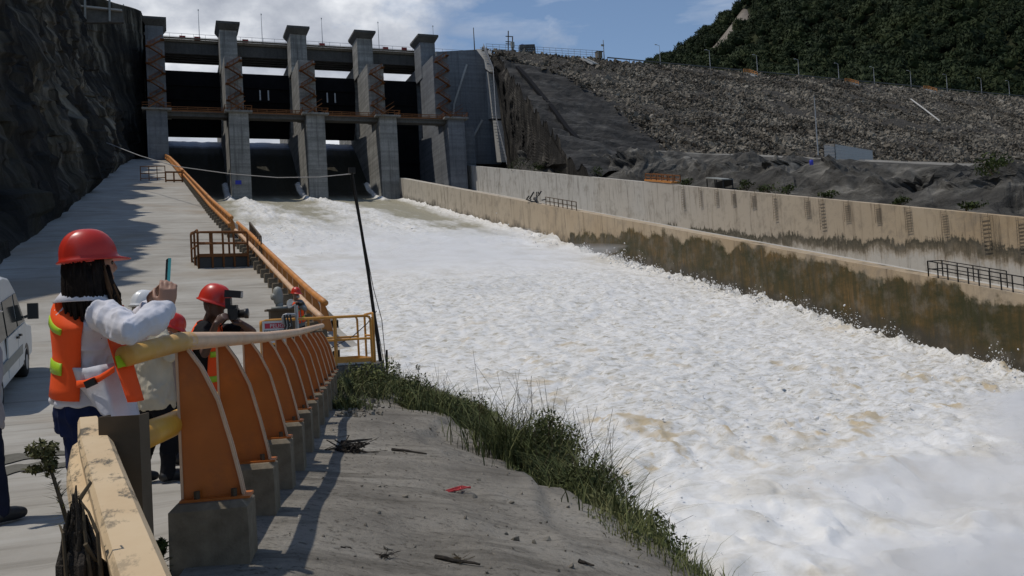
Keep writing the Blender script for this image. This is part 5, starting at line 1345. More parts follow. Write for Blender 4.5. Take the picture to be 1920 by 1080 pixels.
M['vest'] = plain('fluorescent orange', (0.90,0.105,0.025), 0.65, 0.08, 4.0, 0.12); M['lime'] = plain('fluorescent lime', (0.36,0.58,0.02), 0.5, 0.12, 20.0)
M['denim'] = plain('dark blue denim', (0.014,0.022,0.065), 0.85, 0.3, 9.0, 0.2); M['trouser_black'] = plain('black trousers', (0.010,0.010,0.012), 0.85, 0.2, 6.0, 0.2); M['trouser_navy'] = plain('navy trousers', (0.012,0.014,0.028), 0.85, 0.2, 6.0, 0.2)
M['boot'] = plain('black boots', (0.012,0.011,0.011), 0.5, 0.2, 8.0); M['hair'] = plain('dark brown hair', (0.013,0.009,0.007), 0.62, 0.6, 30.0, 0.4); M['hair_light'] = plain('sun-lightened hair ends', (0.09,0.05,0.026), 0.65, 0.3, 12.0, 0.1)
M['hat_red'] = plain('red hard hat plastic', (0.52,0.026,0.012), 0.34, 0.10, 7.0, 0.03, dirt=(0.36,0.06,0.04), dirt_amt=0.35); M['hat_white'] = plain('white hard hat plastic', (0.66,0.66,0.66), 0.3, 0.05, 2.0, 0.01); M['mask'] = plain('grey face mask', (0.35,0.36,0.38), 0.8)
M['phone_teal'] = plain('teal phone case', (0.10,0.50,0.48), 0.4); M['screen'] = plain('dark phone screen', (0.008,0.008,0.010), 0.12)

def dress(B, base, label, skin, shirt, trousers, hat, voxel, sleeve=('wr', .045), group=None, wrinkle=0.008, vest=None, seed=0, hands=None, hat_tilt=0.0, leg_r=(.094, .072, .058), hat_scale=1.0, shirt_t0=-0.14, sleeve_r=(.075, .074, .060), peak=0.075):
    t = thing('person', base, label, 'person', group); J = B.J
    b = MB(); B.torso(b, -0.1, 1.0); B.head(b)
    for s in 'LR':
        B.limb(b, ['sh'+s, 'el'+s, 'wr'+s], (.050, .040, .028)); B.limb(b, ['hip'+s, 'kn'+s, 'an'+s], (.085, .058, .042)); B.foot(b, s)
        if hands and s in hands: B.hand(b, s, *hands[s])
        else: B.hand(b, s, J['wr'+s]-J['el'+s], -B.f if s == 'R' else -B.f, 0.6)
    body = put_mesh('body', remesh(b, voxel, 2), skin, t)
    B.eyes(t)
    m = MB(); B.torso(m, shirt_t0, 0.985, 0.024)
    for s in 'LR':
        sp_ = J['neck']*0.30+J['sh'+s]*0.70
        if sleeve[0] == 'wr':
            e = J['wr'+s]; B.limb(m, [sp_, 'sh'+s, 'el'+s, J['wr'+s]+(J['el'+s]-J['wr'+s])*0.04], (*sleeve_r, sleeve[1]))
            d = unit(J['wr'+s]-J['el'+s]); m.tube([e-d*0.045, e-d*0.005], [.043*B.k, .045*B.k], 14)
        else: B.limb(m, [sp_, 'sh'+s, J['sh'+s]*0.35+J['el'+s]*0.65], (.075, .072, .066))
    put_mesh('shirt', remesh(m, voxel*1.1, 2, wrinkle, seed+3), shirt, t)
    m = MB(); B.torso(m, -0.18, 0.10, 0.006)
    for s in 'LR': B.limb(m, ['hip'+s, 'kn'+s, J['an'+s]-(0, 0, .02)], leg_r)
    put_mesh('trousers', remesh(m, voxel*1.1, 2, wrinkle*0.8, seed+5), trousers, t)
    for s in 'LR':
        m = MB(); B.foot(m, s, 0.010); put_mesh('shoe', remesh(m, voxel*1.0, 2), M['boot'], t)
    if hat is not None: hard_hat(B, hat, t, hat_tilt, peak, scale=hat_scale)
    if vest:
        for (p0, p1) in ((math.radians(205), math.radians(335)), (math.radians(28), math.radians(84)), (math.radians(96), math.radians(152))):
            v = obj('vest', B.panel(p0, p1, 0.06, 0.985, 0.034+0.004*(p1 > 3)), vest, t)
            for tt in (0.22, 0.58): obj('reflective_strip', B.panel(p0+0.08, p1-0.08, tt, tt+0.085, 0.042+0.004*(p1 > 3), nt=3), M['lime'], v)
    return t, body

FW = np.array((c_f[0], c_f[1], 0)); FW /= np.linalg.norm(FW); RT = c_r0.copy(); UP = np.array((0, 0, 1.0))
# --- woman with the phone
fp = unit(RT*0.84+FW*0.54); rp = np.cross(fp, UP)
pel = at(160, 772, 4.36)
J = dict(pel=pel, chest=at(163, 640, 4.34), neck=at(166, 562, 4.28), head=at(170, 499, 4.26),
    shR=at(198, 594, 4.11), elR=at(250, 620, 3.86), wrR=at(313, 580, 4.05), shL=at(150, 586, 4.48), elL=at(236, 640, 4.62), wrL=at(287, 580, 4.42),
    hipR=pel+rp*0.085-UP*0.05, hipL=pel-rp*0.085-UP*0.05, toeR=fp, toeL=fp)
gx = pel*(1, 1, 0)
for s, q in (('R', 1), ('L', -1)):
    J['kn'+s] = gx+rp*0.09*q+fp*0.03+UP*0.52; J['an'+s] = gx+rp*0.10*q-fp*0.02+UP*0.10
J['floor'] = 0.015
hf = unit(RT*0.74+FW*0.67+UP*0.03)
B = Body(J, fp, 1.02, hface=hf); hr = B.hr
phone_c = at(315, 515, 4.22)
woman, body = dress(B, gx, 'woman in red hard hat, white blouse and orange vest raising a phone', M['skin_tan'], M['shirt_white'], M['denim'], M['hat_red'], 0.0065,
    sleeve=('wr', .052), wrinkle=0.014, hands={'R': (UP*0.95+RT*0.10, FW*0.9-RT*0.35, 0.85, 0.010, 0.8), 'L': (UP*0.85+RT*0.45, RT*0.7-FW*0.6, 0.7, 0.010, 0.6)}, seed=10, hat_tilt=0.06, hat_scale=0.93, shirt_t0=0.06, sleeve_r=(.058, .066, .060), peak=0.05)
# long hair down over the shoulders
m = MB(); m.smooth = True; rows = []
hc = J['head']
for z, w, d, sft in ((0.075, .074, .095, -.006), (0.02, .088, .110, -.010), (-0.05, .095, .115, -.012), (-0.12, .096, .112, -.012), (-0.18, .094, .104, -.008), (-0.23, .080, .085, 0.0), (-0.28, .050, .050, .012)):
    rows.append([hc+UP*z + hr*w*math.cos(a) + hf*(d*(0.55 if math.sin(a) > 0 else 1.0)*math.sin(a)+sft) for a in np.linspace(0, 2*math.pi, 26, endpoint=False)])
m.rings(rows)
hair = obj('hair', m, M['hair'], woman, smooth=True)
m = MB(); m.smooth = True
for i in range(150):
    a = rng.uniform(-2.9, 0.75); c0 = hc+hr*0.090*math.cos(a)+hf*(0.108*math.sin(a)*(0.55 if math.sin(a) > 0 else 1)-.008)+UP*rng.uniform(-0.06, 0.05)
    L = rng.uniform(0.16, 0.33); out = unit(hr*math.cos(a)+hf*math.sin(a)*0.7+hf*0.15)
    P = [c0+out*0.002, c0+out*0.008-UP*L*0.33, c0+out*rng.uniform(0.0, 0.012)-UP*L*0.7+hf*0.008, c0+out*rng.uniform(-0.02, 0.01)-UP*L+hf*rng.uniform(0, 0.03)]
    m.tube(P, [.008, .010, .008, .003], 5)
obj('strand', m, M['hair'], hair)
for part, n_, mt in ((0, 44, 'hair'), (1, 22, 'hair_light')):
    m = MB(); m.smooth = True
    for i in range(n_+10):
        c0 = hc+hr*rng.uniform(0.045, 0.099)+hf*rng.uniform(0.03, 0.062)-UP*rng.uniform(0.0, 0.06); L = rng.uniform(0.20, 0.33)
        P = [c0, c0+hf*0.012+hr*0.01-UP*L*0.35, c0+hf*rng.uniform(0.01, 0.05)+hr*0.012-UP*L*0.7, c0+hf*rng.uniform(0.0, 0.06)-UP*L]
        m.tube(P, [.005, .008, .006, .0015], 5)
    obj('strand', m, M[mt], hair)
# vest: back panel, front panel, lime patches, waist strap with buckle
v = obj('vest', B.panel(math.radians(200), math.radians(342), 0.10, 0.985, 0.040), M['vest'], woman)
for tt in (0.27, 0.66): obj('reflective_strip', B.panel(math.radians(262), math.radians(312), tt, tt+0.095, 0.047, nt=3), M['lime'], v)
obj('vest', B.panel(math.radians(100), math.radians(150), 0.04, 0.985, 0.042, flare=0.15), M['vest'], woman)
def px_sheet(rows): return np.array([[at(*p) for p in r] for r in rows])
def refine(P, k=2):
    for _ in range(k):
        a, b = P.shape[:2]; Q = np.zeros((2*a-1, b, 3)); Q[::2] = P; Q[1::2] = (P[:-1]+P[1:])/2
        P = np.zeros((2*a-1, 2*b-1, 3)); P[:, ::2] = Q; P[:, 1::2] = (Q[:, :-1]+Q[:, 1:])/2
    return P
P = refine(px_sheet([[(196, 575, 4.18), (215, 572, 4.26), (232, 572, 4.34)], [(204, 640, 4.10), (224, 640, 4.18), (240, 640, 4.28)], [(222, 700, 4.03), (240, 694, 4.08), (252, 688, 4.16)], [(240, 754, 4.00), (256, 753, 4.03), (270, 750, 4.10)]]))
P = P + 0.010*fbm(P[..., 0]*8, P[..., 1]*8, P[..., 2]*3, 16, 3)[..., None]*rp
m = MB(); m.smooth = True; m.sheet(P, 0.004); v = obj('vest', m, M['vest'], woman)
m = MB(); P = px_sheet([[(216, 668, 4.045), (234, 664, 4.10), (247, 660, 4.19)], [(222, 690, 4.015), (240, 685, 4.07), (251, 680, 4.15)]]); m.sheet(P, 0.004); obj('reflective_strip', m, M['lime'], v)
m = MB(); m.smooth = True
P = refine(px_sheet([[(143, 714, 4.12), (160, 712, 4.08), (186, 703, 4.05), (214, 686, 4.03)], [(143, 728, 4.12), (160, 726, 4.08), (186, 716, 4.05), (214, 698, 4.03)]]), 1)
m.sheet(P, 0.004); st = obj('waist_strap', m, M['vest'], woman)
m = MB(); m.box(at(170, 718, 4.05), (0.05, 0.02, 0.032), (unit(RT+UP*0.4), -FW, unit(UP-RT*0.4))); obj('buckle', m, M['black'], st)
# loose front tails of the blouse
R = [[(134, 690, 4.16), (160, 690, 4.10), (188, 684, 4.09), (214, 680, 4.16), (236, 676, 4.28)],
     [(146, 722, 4.16), (170, 730, 4.09), (200, 735, 4.07), (228, 732, 4.14), (250, 726, 4.26)],
     [(157, 736, 4.15), (180, 755, 4.07), (211, 766, 4.06), (237, 768, 4.12), (259, 764, 4.24)],
     [(165, 744, 4.15), (189, 777, 4.06), (221, 796, 4.05), (247, 801, 4.10), (268, 799, 4.20)]]
P = refine(px_sheet(R)); P = P + 0.012*fbm(P[..., 0]*9, P[..., 1]*9, P[..., 2]*3, 6, 3)[..., None]*rp
m = MB(); m.smooth = True; m.sheet(P, 0.006); obj('blouse_tail', m, M['shirt_white'], woman)
m = MB(); m.smooth = True
pts = [J['neck']+UP*0.01+(rp*math.cos(a)*0.085+fp*math.sin(a)*0.085) for a in np.linspace(-2.9, 0.5, 12)]
P = np.array([[q+UP*0.035-(q-J['neck'])*0.10, q+UP*0.022+(q-J['neck'])*0.35, q-UP*0.03+(q-J['neck'])*0.80] for q in pts]); m.sheet(P, 0.005); obj('collar', m, M['shirt_white'], woman)
# phone, held
ph = thing('phone', phone_c, 'phone in a teal case held up in the woman\'s hands', 'phone')
pw, pu = unit(FW*0.88-RT*0.47), unit(UP+RT*0.10); pn = unit(np.cross(pw, pu)); pn = pn if pn@RT < 0 else -pn; pu = np.cross(pn, pw); pu = pu if pu[2] > 0 else -pu
m = MB(); m.box(phone_c, (0.076, 0.152, 0.013), (pw, pu, pn)); obj('case', m, M['phone_teal'], ph)
m = MB(); m.box(phone_c+pn*0.0068, (0.072, 0.148, 0.003), (pw, pu, pn)); obj('screen', m, M['screen'], ph)

def standing(pel, r, f, floor, spread=0.10, step=(0.0, 0.0)):
    J = dict(pel=pel, hipR=pel+r*0.09-UP*0.05, hipL=pel-r*0.09-UP*0.05, floor=floor+0.012); g = pel*(1, 1, 0)
    for s, q, st in (('R', 1, step[0]), ('L', -1, step[1])):
        J['kn'+s] = g+r*spread*q+f*(0.05+st*0.5)+UP*(floor+(pel[2]-floor)*0.53); J['an'+s] = g+r*(spread+0.01)*q+f*st+UP*(floor+0.095)
    return J
# --- man in the white hard hat
f2 = unit(RT*0.55+FW*0.83); r2 = np.cross(f2, UP); pel = at(291, 752, 8.15)
J = standing(pel, r2, f2, 0.0, 0.10, (0.02, -0.14))
J.update(chest=at(287, 680, 8.15), neck=at(278, 610, 8.15), head=at(272, 582, 8.15), shR=at(302, 628, 8.05), elR=at(318, 668, 7.98), wrR=at(322, 640, 8.25), shL=at(256, 625, 8.25), elL=at(262, 672, 8.45), wrL=at(296, 660, 8.55))
B2 = Body(J, f2, 1.0, hface=unit(f2-UP*0.15))
wm, _ = dress(B2, pel*(1, 1, 0), 'man in white hard hat, cream shirt and black trousers behind the woman', M['skin_tan'], M['shirt_cream'], M['trouser_black'], M['hat_white'], 0.011, seed=20, wrinkle=0.012, hat_scale=1.0)
m = MB(); m.smooth = True; P = np.array([[J['head']+(B2.hr*math.cos(a)*0.095+B2.hf*math.sin(a)*0.118)*q+UP*z for a in np.linspace(math.radians(170), math.radians(370), 12)] for q, z in ((1, 0.01), (1.08, -0.06), (1.3, -0.15))]); m.sheet(P, 0.004); obj('neck_flap', m, M['shirt_cream'], wm)
# --- man bending at the barrier in a red hard hat, mostly hidden
f5 = unit(RT*0.9+FW*0.25-UP*0.0); r5 = np.cross(f5, UP); pel = at(318, 738, 9.3)
J = standing(pel, r5, f5, 0.0, 0.10)
J.update(chest=at(318, 684, 9.2), neck=at(318, 640, 9.15), head=at(320, 618, 9.05), shR=at(334, 646, 8.95), elR=at(356, 676, 8.85), wrR=at(376, 664, 8.8), shL=at(330, 640, 9.4), elL=at(352, 672, 9.45), wrL=at(372, 664, 9.3))
B5 = Body(J, f5, 0.96, hface=unit(f5-UP*0.45))
dress(B5, pel*(1, 1, 0), 'man in grey shirt and red hard hat leaning behind the barrier, mostly hidden', M['skin_tan'], M['shirt_grey'], M['trouser_black'], M['hat_red'], 0.012, seed=30)
# --- photographer with the flash
f3 = unit(RT*0.95+FW*0.05); r3 = np.cross(f3, UP); pel = at(384, 742, 8.75)
J = standing(pel, r3, f3, 0.0, 0.11, (0.0, -0.1))
cam_c = at(438, 589, 8.35)
J.update(chest=at(386, 672, 8.72), neck=at(392, 604, 8.66), head=at(401, 573, 8.60), shR=at(378, 622, 8.48), elR=at(384, 664, 8.30), wrR=at(405, 607, 8.22), shL=at(412, 620, 8.86), elL=at(474, 622, 8.55), wrL=at(452, 606, 8.47))
B3 = Body(J, f3, 1.04, hface=unit(f3*1.0-FW*0.1-UP*0.10))
pm, _ = dress(B3, pel*(1, 1, 0), 'man in red hard hat, black shirt and orange vest shooting over the barrier', M['skin_dark'], M['shirt_black'], M['trouser_black'], M['hat_red'], 0.009, sleeve=('short', 0), vest=M['vest'], seed=40, hat_tilt=-0.22, hat_scale=1.10,
    hands={'R': (RT*0.75+UP*0.62, RT*0.4+FW*0.6, 1.1, 0.01, 0.7), 'L': (UP*0.55-RT*0.75-FW*0.2, UP*0.5-FW*0.5, 0.9, 0.01, 0.7)})
cm = thing('camera', cam_c, 'black camera topped by a flash, held by the man in the black shirt', 'camera')
Cx, Cy, Cz = f3, np.cross(UP, f3), UP
m = MB(); m.box(cam_c, (0.075, 0.145, 0.105), (Cx, Cy, Cz)); m.box(cam_c+Cz*0.065, (0.075, 0.07, 0.04), (Cx, Cy, Cz)); m.box(cam_c+Cy*(-0.065)+Cx*0.025, (0.06, 0.03, 0.10), (Cx, Cy, Cz)); obj('camera_body', m, M['black'], cm)
m = MB(); m.smooth = True; m.tube([cam_c+Cx*0.03, cam_c+Cx*0.10, cam_c+Cx*0.105, cam_c+Cx*0.135], [.038, .040, .046, .048], 16); obj('lens', m, M['black'], cm)
fc = at(432, 551, 8.4)
m = MB(); m.box(fc+(0, 0, -0.09)-Cx*0.02, (0.05, 0.065, 0.10), (Cx, Cy, Cz)); fb = unit(Cx*0.97+UP*(-0.12)); fu = np.cross(fb, Cy); m.box(fc+fb*0.03, (0.15, 0.09, 0.068), (fb, Cy, fu)); fl = obj('flash', m, M['black'], cm)
m = MB(); m.box(fc+fb*0.106, (0.008, 0.076, 0.052), (fb, Cy, fu)); obj('flash_window', m, M['galv'], fl)
m = MB(); m.smooth = True; m.tube([cam_c+Cy*0.07+Cz*0.03, J['neck']+f3*0.10-UP*0.05, J['neck']-f3*0.06+UP*0.02], .008, 6); obj('strap', m, M['black'], cm)
# --- small photographer at the start of the straight barrier
f4 = unit(RT*0.75-FW*0.60); r4 = np.cross(f4, UP); pel = at(560, 606, 24.3); fl4 = float(road_z(pel[1]))
J = standing(pel, r4, f4, fl4, 0.10)
J.update(chest=at(557, 584, 24.2), neck=at(554, 563, 24.1), head=at(555, 552, 24.0), shR=at(543, 567, 24.15), elR=at(542, 580, 23.9), wrR=at(556, 572, 23.75), shL=at(565, 568, 24.0), elL=at(572, 580, 23.8), wrL=at(562, 572, 23.7))
B4 = Body(J, f4, 0.98, hface=unit(f4-UP*0.1))
sm, _ = dress(B4, (pel[0], pel[1], fl4), 'small distant person with red hard hat, grey sleeves and mask at the straight barrier', M['skin_tan'], M['sleeve_grey'], M['trouser_navy'], M['hat_red'], 0.02, vest=M['vest'], seed=50, hat_scale=1.1)
m = MB(); m.smooth = True; c = B4.J['head']; m.tube([c+(B4.hf*0.075-UP*0.03), c+(B4.hf*0.08-UP*0.09)], [.055, .045], 10); obj('face_mask', m, M['mask'], sm)
cc = at(561, 570, 23.6); cm2 = thing('camera', cc, 'small dark camera held by the distant person at the straight barrier', 'camera')
m = MB(); m.box(cc, (0.15, 0.08, 0.10), (np.cross(f4, UP), f4, UP)); obj('camera_body', m, M['black'], cm2)
m = MB(); m.tube([cc+f4*0.03, cc+f4*0.16], .045, 10); obj('lens', m, M['black'], cm2)
# --- person just outside the left edge: one leg shows
f6 = unit(FW*0.8+RT*0.3); r6 = np.cross(f6, UP); pel = at(-42, 792, 6.75); J = standing(pel, r6, f6, 0.0, 0.10)
g6 = at(2, 970, 6.6); J['anR'] = np.array((g6[0], g6[1], 0.10)); J['knR'] = at(-12, 868, 6.62)
J.update(chest=at(-46, 700, 6.75), neck=at(-48, 630, 6.75), head=at(-48, 590, 6.7), shR=at(-5, 640, 6.7), elR=at(-12, 712, 6.6), wrR=at(-18, 775, 6.5), shL=at(-92, 640, 6.85), elL=at(-95, 715, 6.8), wrL=at(-85, 780, 6.7))
J['shR'] = at(-22, 640, 6.7)
B6 = Body(J, f6, 1.0)
dress(B6, pel*(1, 1, 0), 'person cut off by the left edge, one leg in navy trousers showing', M['skin_tan'], M['shirt_grey'], M['trouser_navy'], M['hat_white'], 0.011, seed=60)
# ------------------------------------------------------------------ plants
M['grass'] = leaf_mat('grass blades', (0.06,0.075,0.028), (0.135,0.15,0.055), (0.30,0.28,0.14))
M['grass_dark'] = leaf_mat('tall grass blades', (0.032,0.044,0.018), (0.085,0.10,0.038), (0.22,0.215,0.10))
M['shrub'] = leaf_mat('shrub leaves', (0.018,0.028,0.010), (0.035,0.05,0.016), (0.075,0.085,0.025)); M['shrub_light'] = leaf_mat('light shrub leaves', (0.05,0.07,0.015), (0.09,0.11,0.022), (0.14,0.15,0.04))
M['stem'] = plain('dry stem', (0.09,0.07,0.045), 0.85, 0.3, 12.0); M['dead_wood'] = concrete('dead wood', (0.07,0.06,0.05), (0.025,0.022,0.02), 6.0, streak=0.4, bump=0.8, bdist=0.02); M['weed_leaf'] = leaf_mat('dry weed leaves', (0.045,0.045,0.018), (0.085,0.085,0.035), (0.16,0.15,0.075))
def blades(pos, L, lean, w, seg=3):
    """ribbon blades: pos (n,3), length (n,), lean (n,) -> verts, faces"""
    n = len(pos); az = rng.uniform(0, 2*math.pi, n); d = np.stack([np.cos(az), np.sin(az), 0*az], 1); s = np.stack([-np.sin(az), np.cos(az), 0*az], 1)
    tw = rng.uniform(0, math.pi, n); s = s*np.cos(tw)[:, None]+d*np.sin(tw)[:, None]*0.6
    V = []
    for k in range(seg+1):
        t = k/seg; c = pos + d*(lean*L*t**2.0)[:, None] + UP*(L*(t-0.35*lean*t**2.6))[:, None]; ww = w*(1-t)**0.7*(0.7 if k == 0 else 1)
        V += [c-s*ww[:, None], c+s*ww[:, None]]
    V = np.stack(V, 1).reshape(-1, 3); b = (np.arange(n)*(2*(seg+1)))[:, None]
    F = np.concatenate([b+np.array([[2*k, 2*k+1, 2*k+3, 2*k+2]]) for k in range(seg)], 0)
    return V, F
def bank_pts(n, y0, y1, u0, u1, dens=None):
    y = rng.uniform(y0, y1, n); u = rng.uniform(u0, u1, n); x = bar_x(y)+u/0.979
    if dens is not None: k = rng.random(n) < dens(x, y, u); x, y, u = x[k], y[k], u[k]
    return np.stack([x, y, bank_z(x, y)], 1), y, u
def dens_a(x, y, u):
    edge = np.interp(y, [4, 8, 11, 14, 17, 20, 25], [3.2, 2.95, 2.45, 1.8, 1.15, 0.7, 0.5])      # where growth starts
    patch = sstep(-0.05, 0.45, fbm(x*0.9, y*0.7, 0, 123, 3))
    return sstep(-0.3, 0.6, u-edge)*(0.06+0.94*patch)
p, y, u = bank_pts(90000, 4, 25.5, 0.4, 5.6, dens_a)
L = rng.uniform(0.06, 0.30, len(p))*np.where(rng.random(len(p)) < 0.06, 1.9, 1)
V, F = blades(p-(0, 0, 0.02), L, rng.uniform(0.1, 0.9, len(p)), np.full(len(p), 0.007))
tag(obj('grass', (V, F), M['grass'], base=(0, 0, 0)), kind='stuff')
def leaf_cloud(n, c, r, size, flat=1.0):
    d = rng.normal(size=(n, 3)); d /= np.linalg.norm(d, axis=1, keepdims=True); rad = rng.uniform(0.35, 1.0, n)**0.6
    p = np.asarray(c)+d*rad[:, None]*np.asarray(r); u = rng.normal(size=(n, 3)); u /= np.linalg.norm(u, axis=1, keepdims=True)
    w = np.cross(u, d); w /= np.linalg.norm(w, axis=1, keepdims=True); s = size*rng.uniform(0.6, 1.3, n)
    V = np.stack([p-u*s[:, None], p+w*(s*0.45)[:, None], p+u*s[:, None], p-w*(s*0.45)[:, None]], 1).reshape(-1, 3)
    return V, (np.arange(n)*4)[:, None]+np.array([[0, 1, 2, 3]])
p, y, u = bank_pts(2600, 6, 25, 0.6, 4.6, lambda x, y, u: dens_a(x, y, u)*0.5)
Vs, Fs, o_ = [], [], 0
for c in p[:420]:
    V, F = leaf_cloud(26, c+(0, 0, 0.10), (0.14, 0.14, 0.12), 0.022); Vs.append(V); Fs.append(F+o_); o_ += len(V)
tag(obj('undergrowth', (np.concatenate(Vs), np.concatenate(Fs)), M['grass_dark'], base=(0, 0, 0)), kind='stuff')
def tussock(px, py, Y, h, n, label, spread=0.35, w=0.010, lean=(0.25, 1.1), cat='grass tussock'):
    x = hit(px, py, (0, 1, 0), Y)[0]; z = float(bank_z(x, Y)); c = np.array((x, Y, z)); t = thing('grass_tussock', c, label, cat)
    p = c+np.stack([rng.normal(size=n)*spread*0.5, rng.normal(size=n)*spread*0.5, np.zeros(n)], 1); p[:, 2] = bank_z(p[:, 0], p[:, 1])-0.03
    n2 = n*2; V, F = blades(np.concatenate([p, p+rng.normal(size=p.shape)*(0.06, 0.06, 0)]), rng.uniform(0.35, 1.0, n2)*h, rng.uniform(*lean, n2), np.full(n2, w*1.15), 5); obj('blade_clump', (V, F), M['grass_dark'], t)
    V, F = leaf_cloud(n2, c+(0, 0, h*0.22), (spread*0.85, spread*0.85, h*0.30), 0.035); obj('leaves', (V, F), M['grass_dark'], t)
    k = max(3, n//18); q = p[:k]; m = MB()
    for a in q: m.tube([a, a+(rng.normal()*0.05, rng.normal()*0.05, h*0.6), a+(rng.normal()*0.14, rng.normal()*0.14, h*rng.uniform(0.9, 1.15))], [.004, .003, .002], 4)
    obj('stalk', m, M['stem'], t); return t
tussock(1010, 900, 11.6, 1.27, 520, 'large dense tuft of tall dark grass on the bank edge, nearest the white water', 0.75)
tussock(965, 880, 12.6, 0.90, 260, 'shorter dark grass tuft just left of the largest tuft', 0.5)
tussock(1135, 965, 9.6, 1.20, 240, 'wispy tuft of tall arching grass blades leaning over the water', 0.45, 0.008, (0.5, 1.3))
tussock(1085, 960, 10.0, 0.68, 240, 'low grass tuft between the dense tuft and the wispy arching tuft', 0.6)
tussock(1200, 1030, 8.2, 0.52, 220, 'low grass tuft at the lower corner of the bank by the water', 0.5)
tussock(1265, 1060, 7.6, 0.45, 160, 'lowest small grass tuft on the bank at the bottom of the view', 0.4)
tussock(862, 800, 14.6, 0.83, 280, 'mid green grass tuft halfway up the bank edge', 0.7)
tussock(800, 760, 16.5, 0.75, 300, 'broad grass tuft above the middle of the bank edge', 0.9)
tussock(735, 735, 19.0, 0.75, 300, 'grass tuft on the upper bank right of the mossy concrete block', 1.0)
tussock(665, 775, 17.5, 0.63, 300, 'grass tuft beside the far footings of the curved barrier', 0.7)
tussock(655, 800, 14.5, 0.42, 140, 'small bright grass tuft alone on the grey concrete by the barrier footings', 0.3)
def bush(px, py, Y, r, n, label, mat='grass_dark'):
    x = hit(px, py, (0, 1, 0), Y)[0]; c = np.array((x, Y, float(bank_z(x, Y)))); t = thing('bush', c, label, 'bush'); r *= 1.35
    m = MB(); Vs, Fs, o_ = [], [], 0
    for k in range(9):
        tip = c+rng.normal(size=3)*(r*0.5, r*0.5, 0)+(0, 0, r*rng.uniform(0.6, 1.5)); m.tube([c, (c+tip)/2+rng.normal(size=3)*0.03, tip], [.008, .006, .003], 5)
        V, F = leaf_cloud(n//9, c*0.3+tip*0.7, (r*0.42, r*0.42, r*0.5), 0.036); Vs.append(V); Fs.append(F+o_); o_ += len(V)
    obj('stems', m, M['stem'], t); obj('leaves', (np.concatenate(Vs), np.concatenate(Fs)), M[mat], t); return t
bush(1030, 880, 11.8, 0.50, 1500, 'dark leafy bush in the middle of the largest grass tuft')
bush(1105, 985, 9.6, 0.32, 800, 'dark leafy bush below the largest tuft on the bank edge')
bush(880, 800, 14.5, 0.40, 900, 'twiggy leafy bush at the bank edge above the largest tuft')
bush(790, 770, 16.2, 0.40, 900, 'broad leafy bush halfway along the upper bank edge')
bush(700, 740, 18.0, 0.38, 900, 'light green leafy bush below the mossy concrete block', 'grass')
bush(660, 760, 18.5, 0.30, 600, 'small leafy bush between the footings and the concrete block', 'grass')
def weed(px, py, Y, h, label, lean=(0.0, 0.0), leaves=60, top=0.05, mat='weed_leaf', z=None, name='tall_weed', sz=0.02):
    x = hit(px, py, (0, 1, 0), Y)[0]; zz = float(bank_z(x, Y)) if z is None else z; c = np.array((x, Y, zz)); t = thing(name, c, label, 'weed')
    m = MB(); pts = [c-(0, 0, .03), c+(lean[0]*h*0.3, lean[1]*h*0.3, h*0.5), c+(lean[0]*h, lean[1]*h, h)]; m.tube(pts, [.007, .005, .002], 5); obj('stem', m, M['stem'], t)
    V, F = [], []
    n = leaves; q = rng.uniform(0.25, 1.0, n); pp = c+np.stack([lean[0]*h*q**1.4, lean[1]*h*q**1.4, h*q], 1); d = rng.normal(size=(n, 3)); d /= np.linalg.norm(d, axis=1, keepdims=True); d[:, 2] = np.abs(d[:, 2])*0.8
    s = np.cross(d, UP); s /= np.linalg.norm(s, axis=1, keepdims=True)+1e-6; L = sz*rng.uniform(0.8, 2.2, n)*(1.2-0.4*q)
    V = np.stack([pp, pp+d*(L*0.5)[:, None]+s*(L*0.16)[:, None], pp+d*L[:, None], pp+d*(L*0.5)[:, None]-s*(L*0.16)[:, None]], 1).reshape(-1, 3); F = (np.arange(n)*4)[:, None]+np.array([[0, 1, 2, 3]])
    V2, F2 = leaf_cloud(leaves, c+(lean[0]*h, lean[1]*h, h*0.97), (top, top, top*1.3), sz*0.6)
    obj('leaves', (np.concatenate([V, V2]), np.concatenate([F, F2+len(V)])), M[mat], t); return t
weed(790, 738, 17.5, 0.80, 'tall thin weed with a feathery top standing against the white water', (-0.05, 0), 70, 0.06, sz=0.03)
weed(748, 712, 20.0, 0.55, 'short weed with two seed heads near the leaning pole', (0.03, 0), 60, 0.05, sz=0.03)
weed(905, 822, 13.5, 0.55, 'dark twiggy weed left of the large grass tuft', (0.08, 0), 120, 0.10, sz=0.035)
weed(935, 845, 12.8, 0.42, 'small twiggy weed touching the large grass tuft', (0.1, 0), 90, 0.08, sz=0.03)
weed(1275, 1052, 7.8, 0.28, 'little leafy weed at the lower end of the bank', (0.15, 0), 50, 0.06, sz=0.03)
# foreground weed, dead stump, seedling
def gz_weed(px, py, d): return at(px, py, d)
base = at(138, 1040, 2.3); base[2] = 0.0
top = at(78, 838, 2.35)
t = thing('tall_weed', base, 'tall dry weed with a bushy top in the lower left corner', 'weed')
pts = [base, at(150, 1075, 2.3), at(128, 985, 2.3), at(108, 920, 2.32), at(92, 870, 2.34), top]
m = MB(); m.tube(pts, [.009, .008, .006, .005, .004, .002], 6); obj('stem', m, M['stem'], t)
n = 230; q = rng.uniform(0, 1, n)**0.8; idx = 1+q*4; i0 = np.minimum(idx.astype(int), 4); fr = idx-i0; PP = np.array(pts); pp = PP[i0]*(1-fr)[:, None]+PP[i0+1]*fr[:, None]
d = rng.normal(size=(n, 3)); d /= np.linalg.norm(d, axis=1, keepdims=True); d[:, 2] = d[:, 2]*0.4+0.15; s = np.cross(d, UP); s /= np.linalg.norm(s, axis=1, keepdims=True); L = rng.uniform(0.03, 0.055, n)
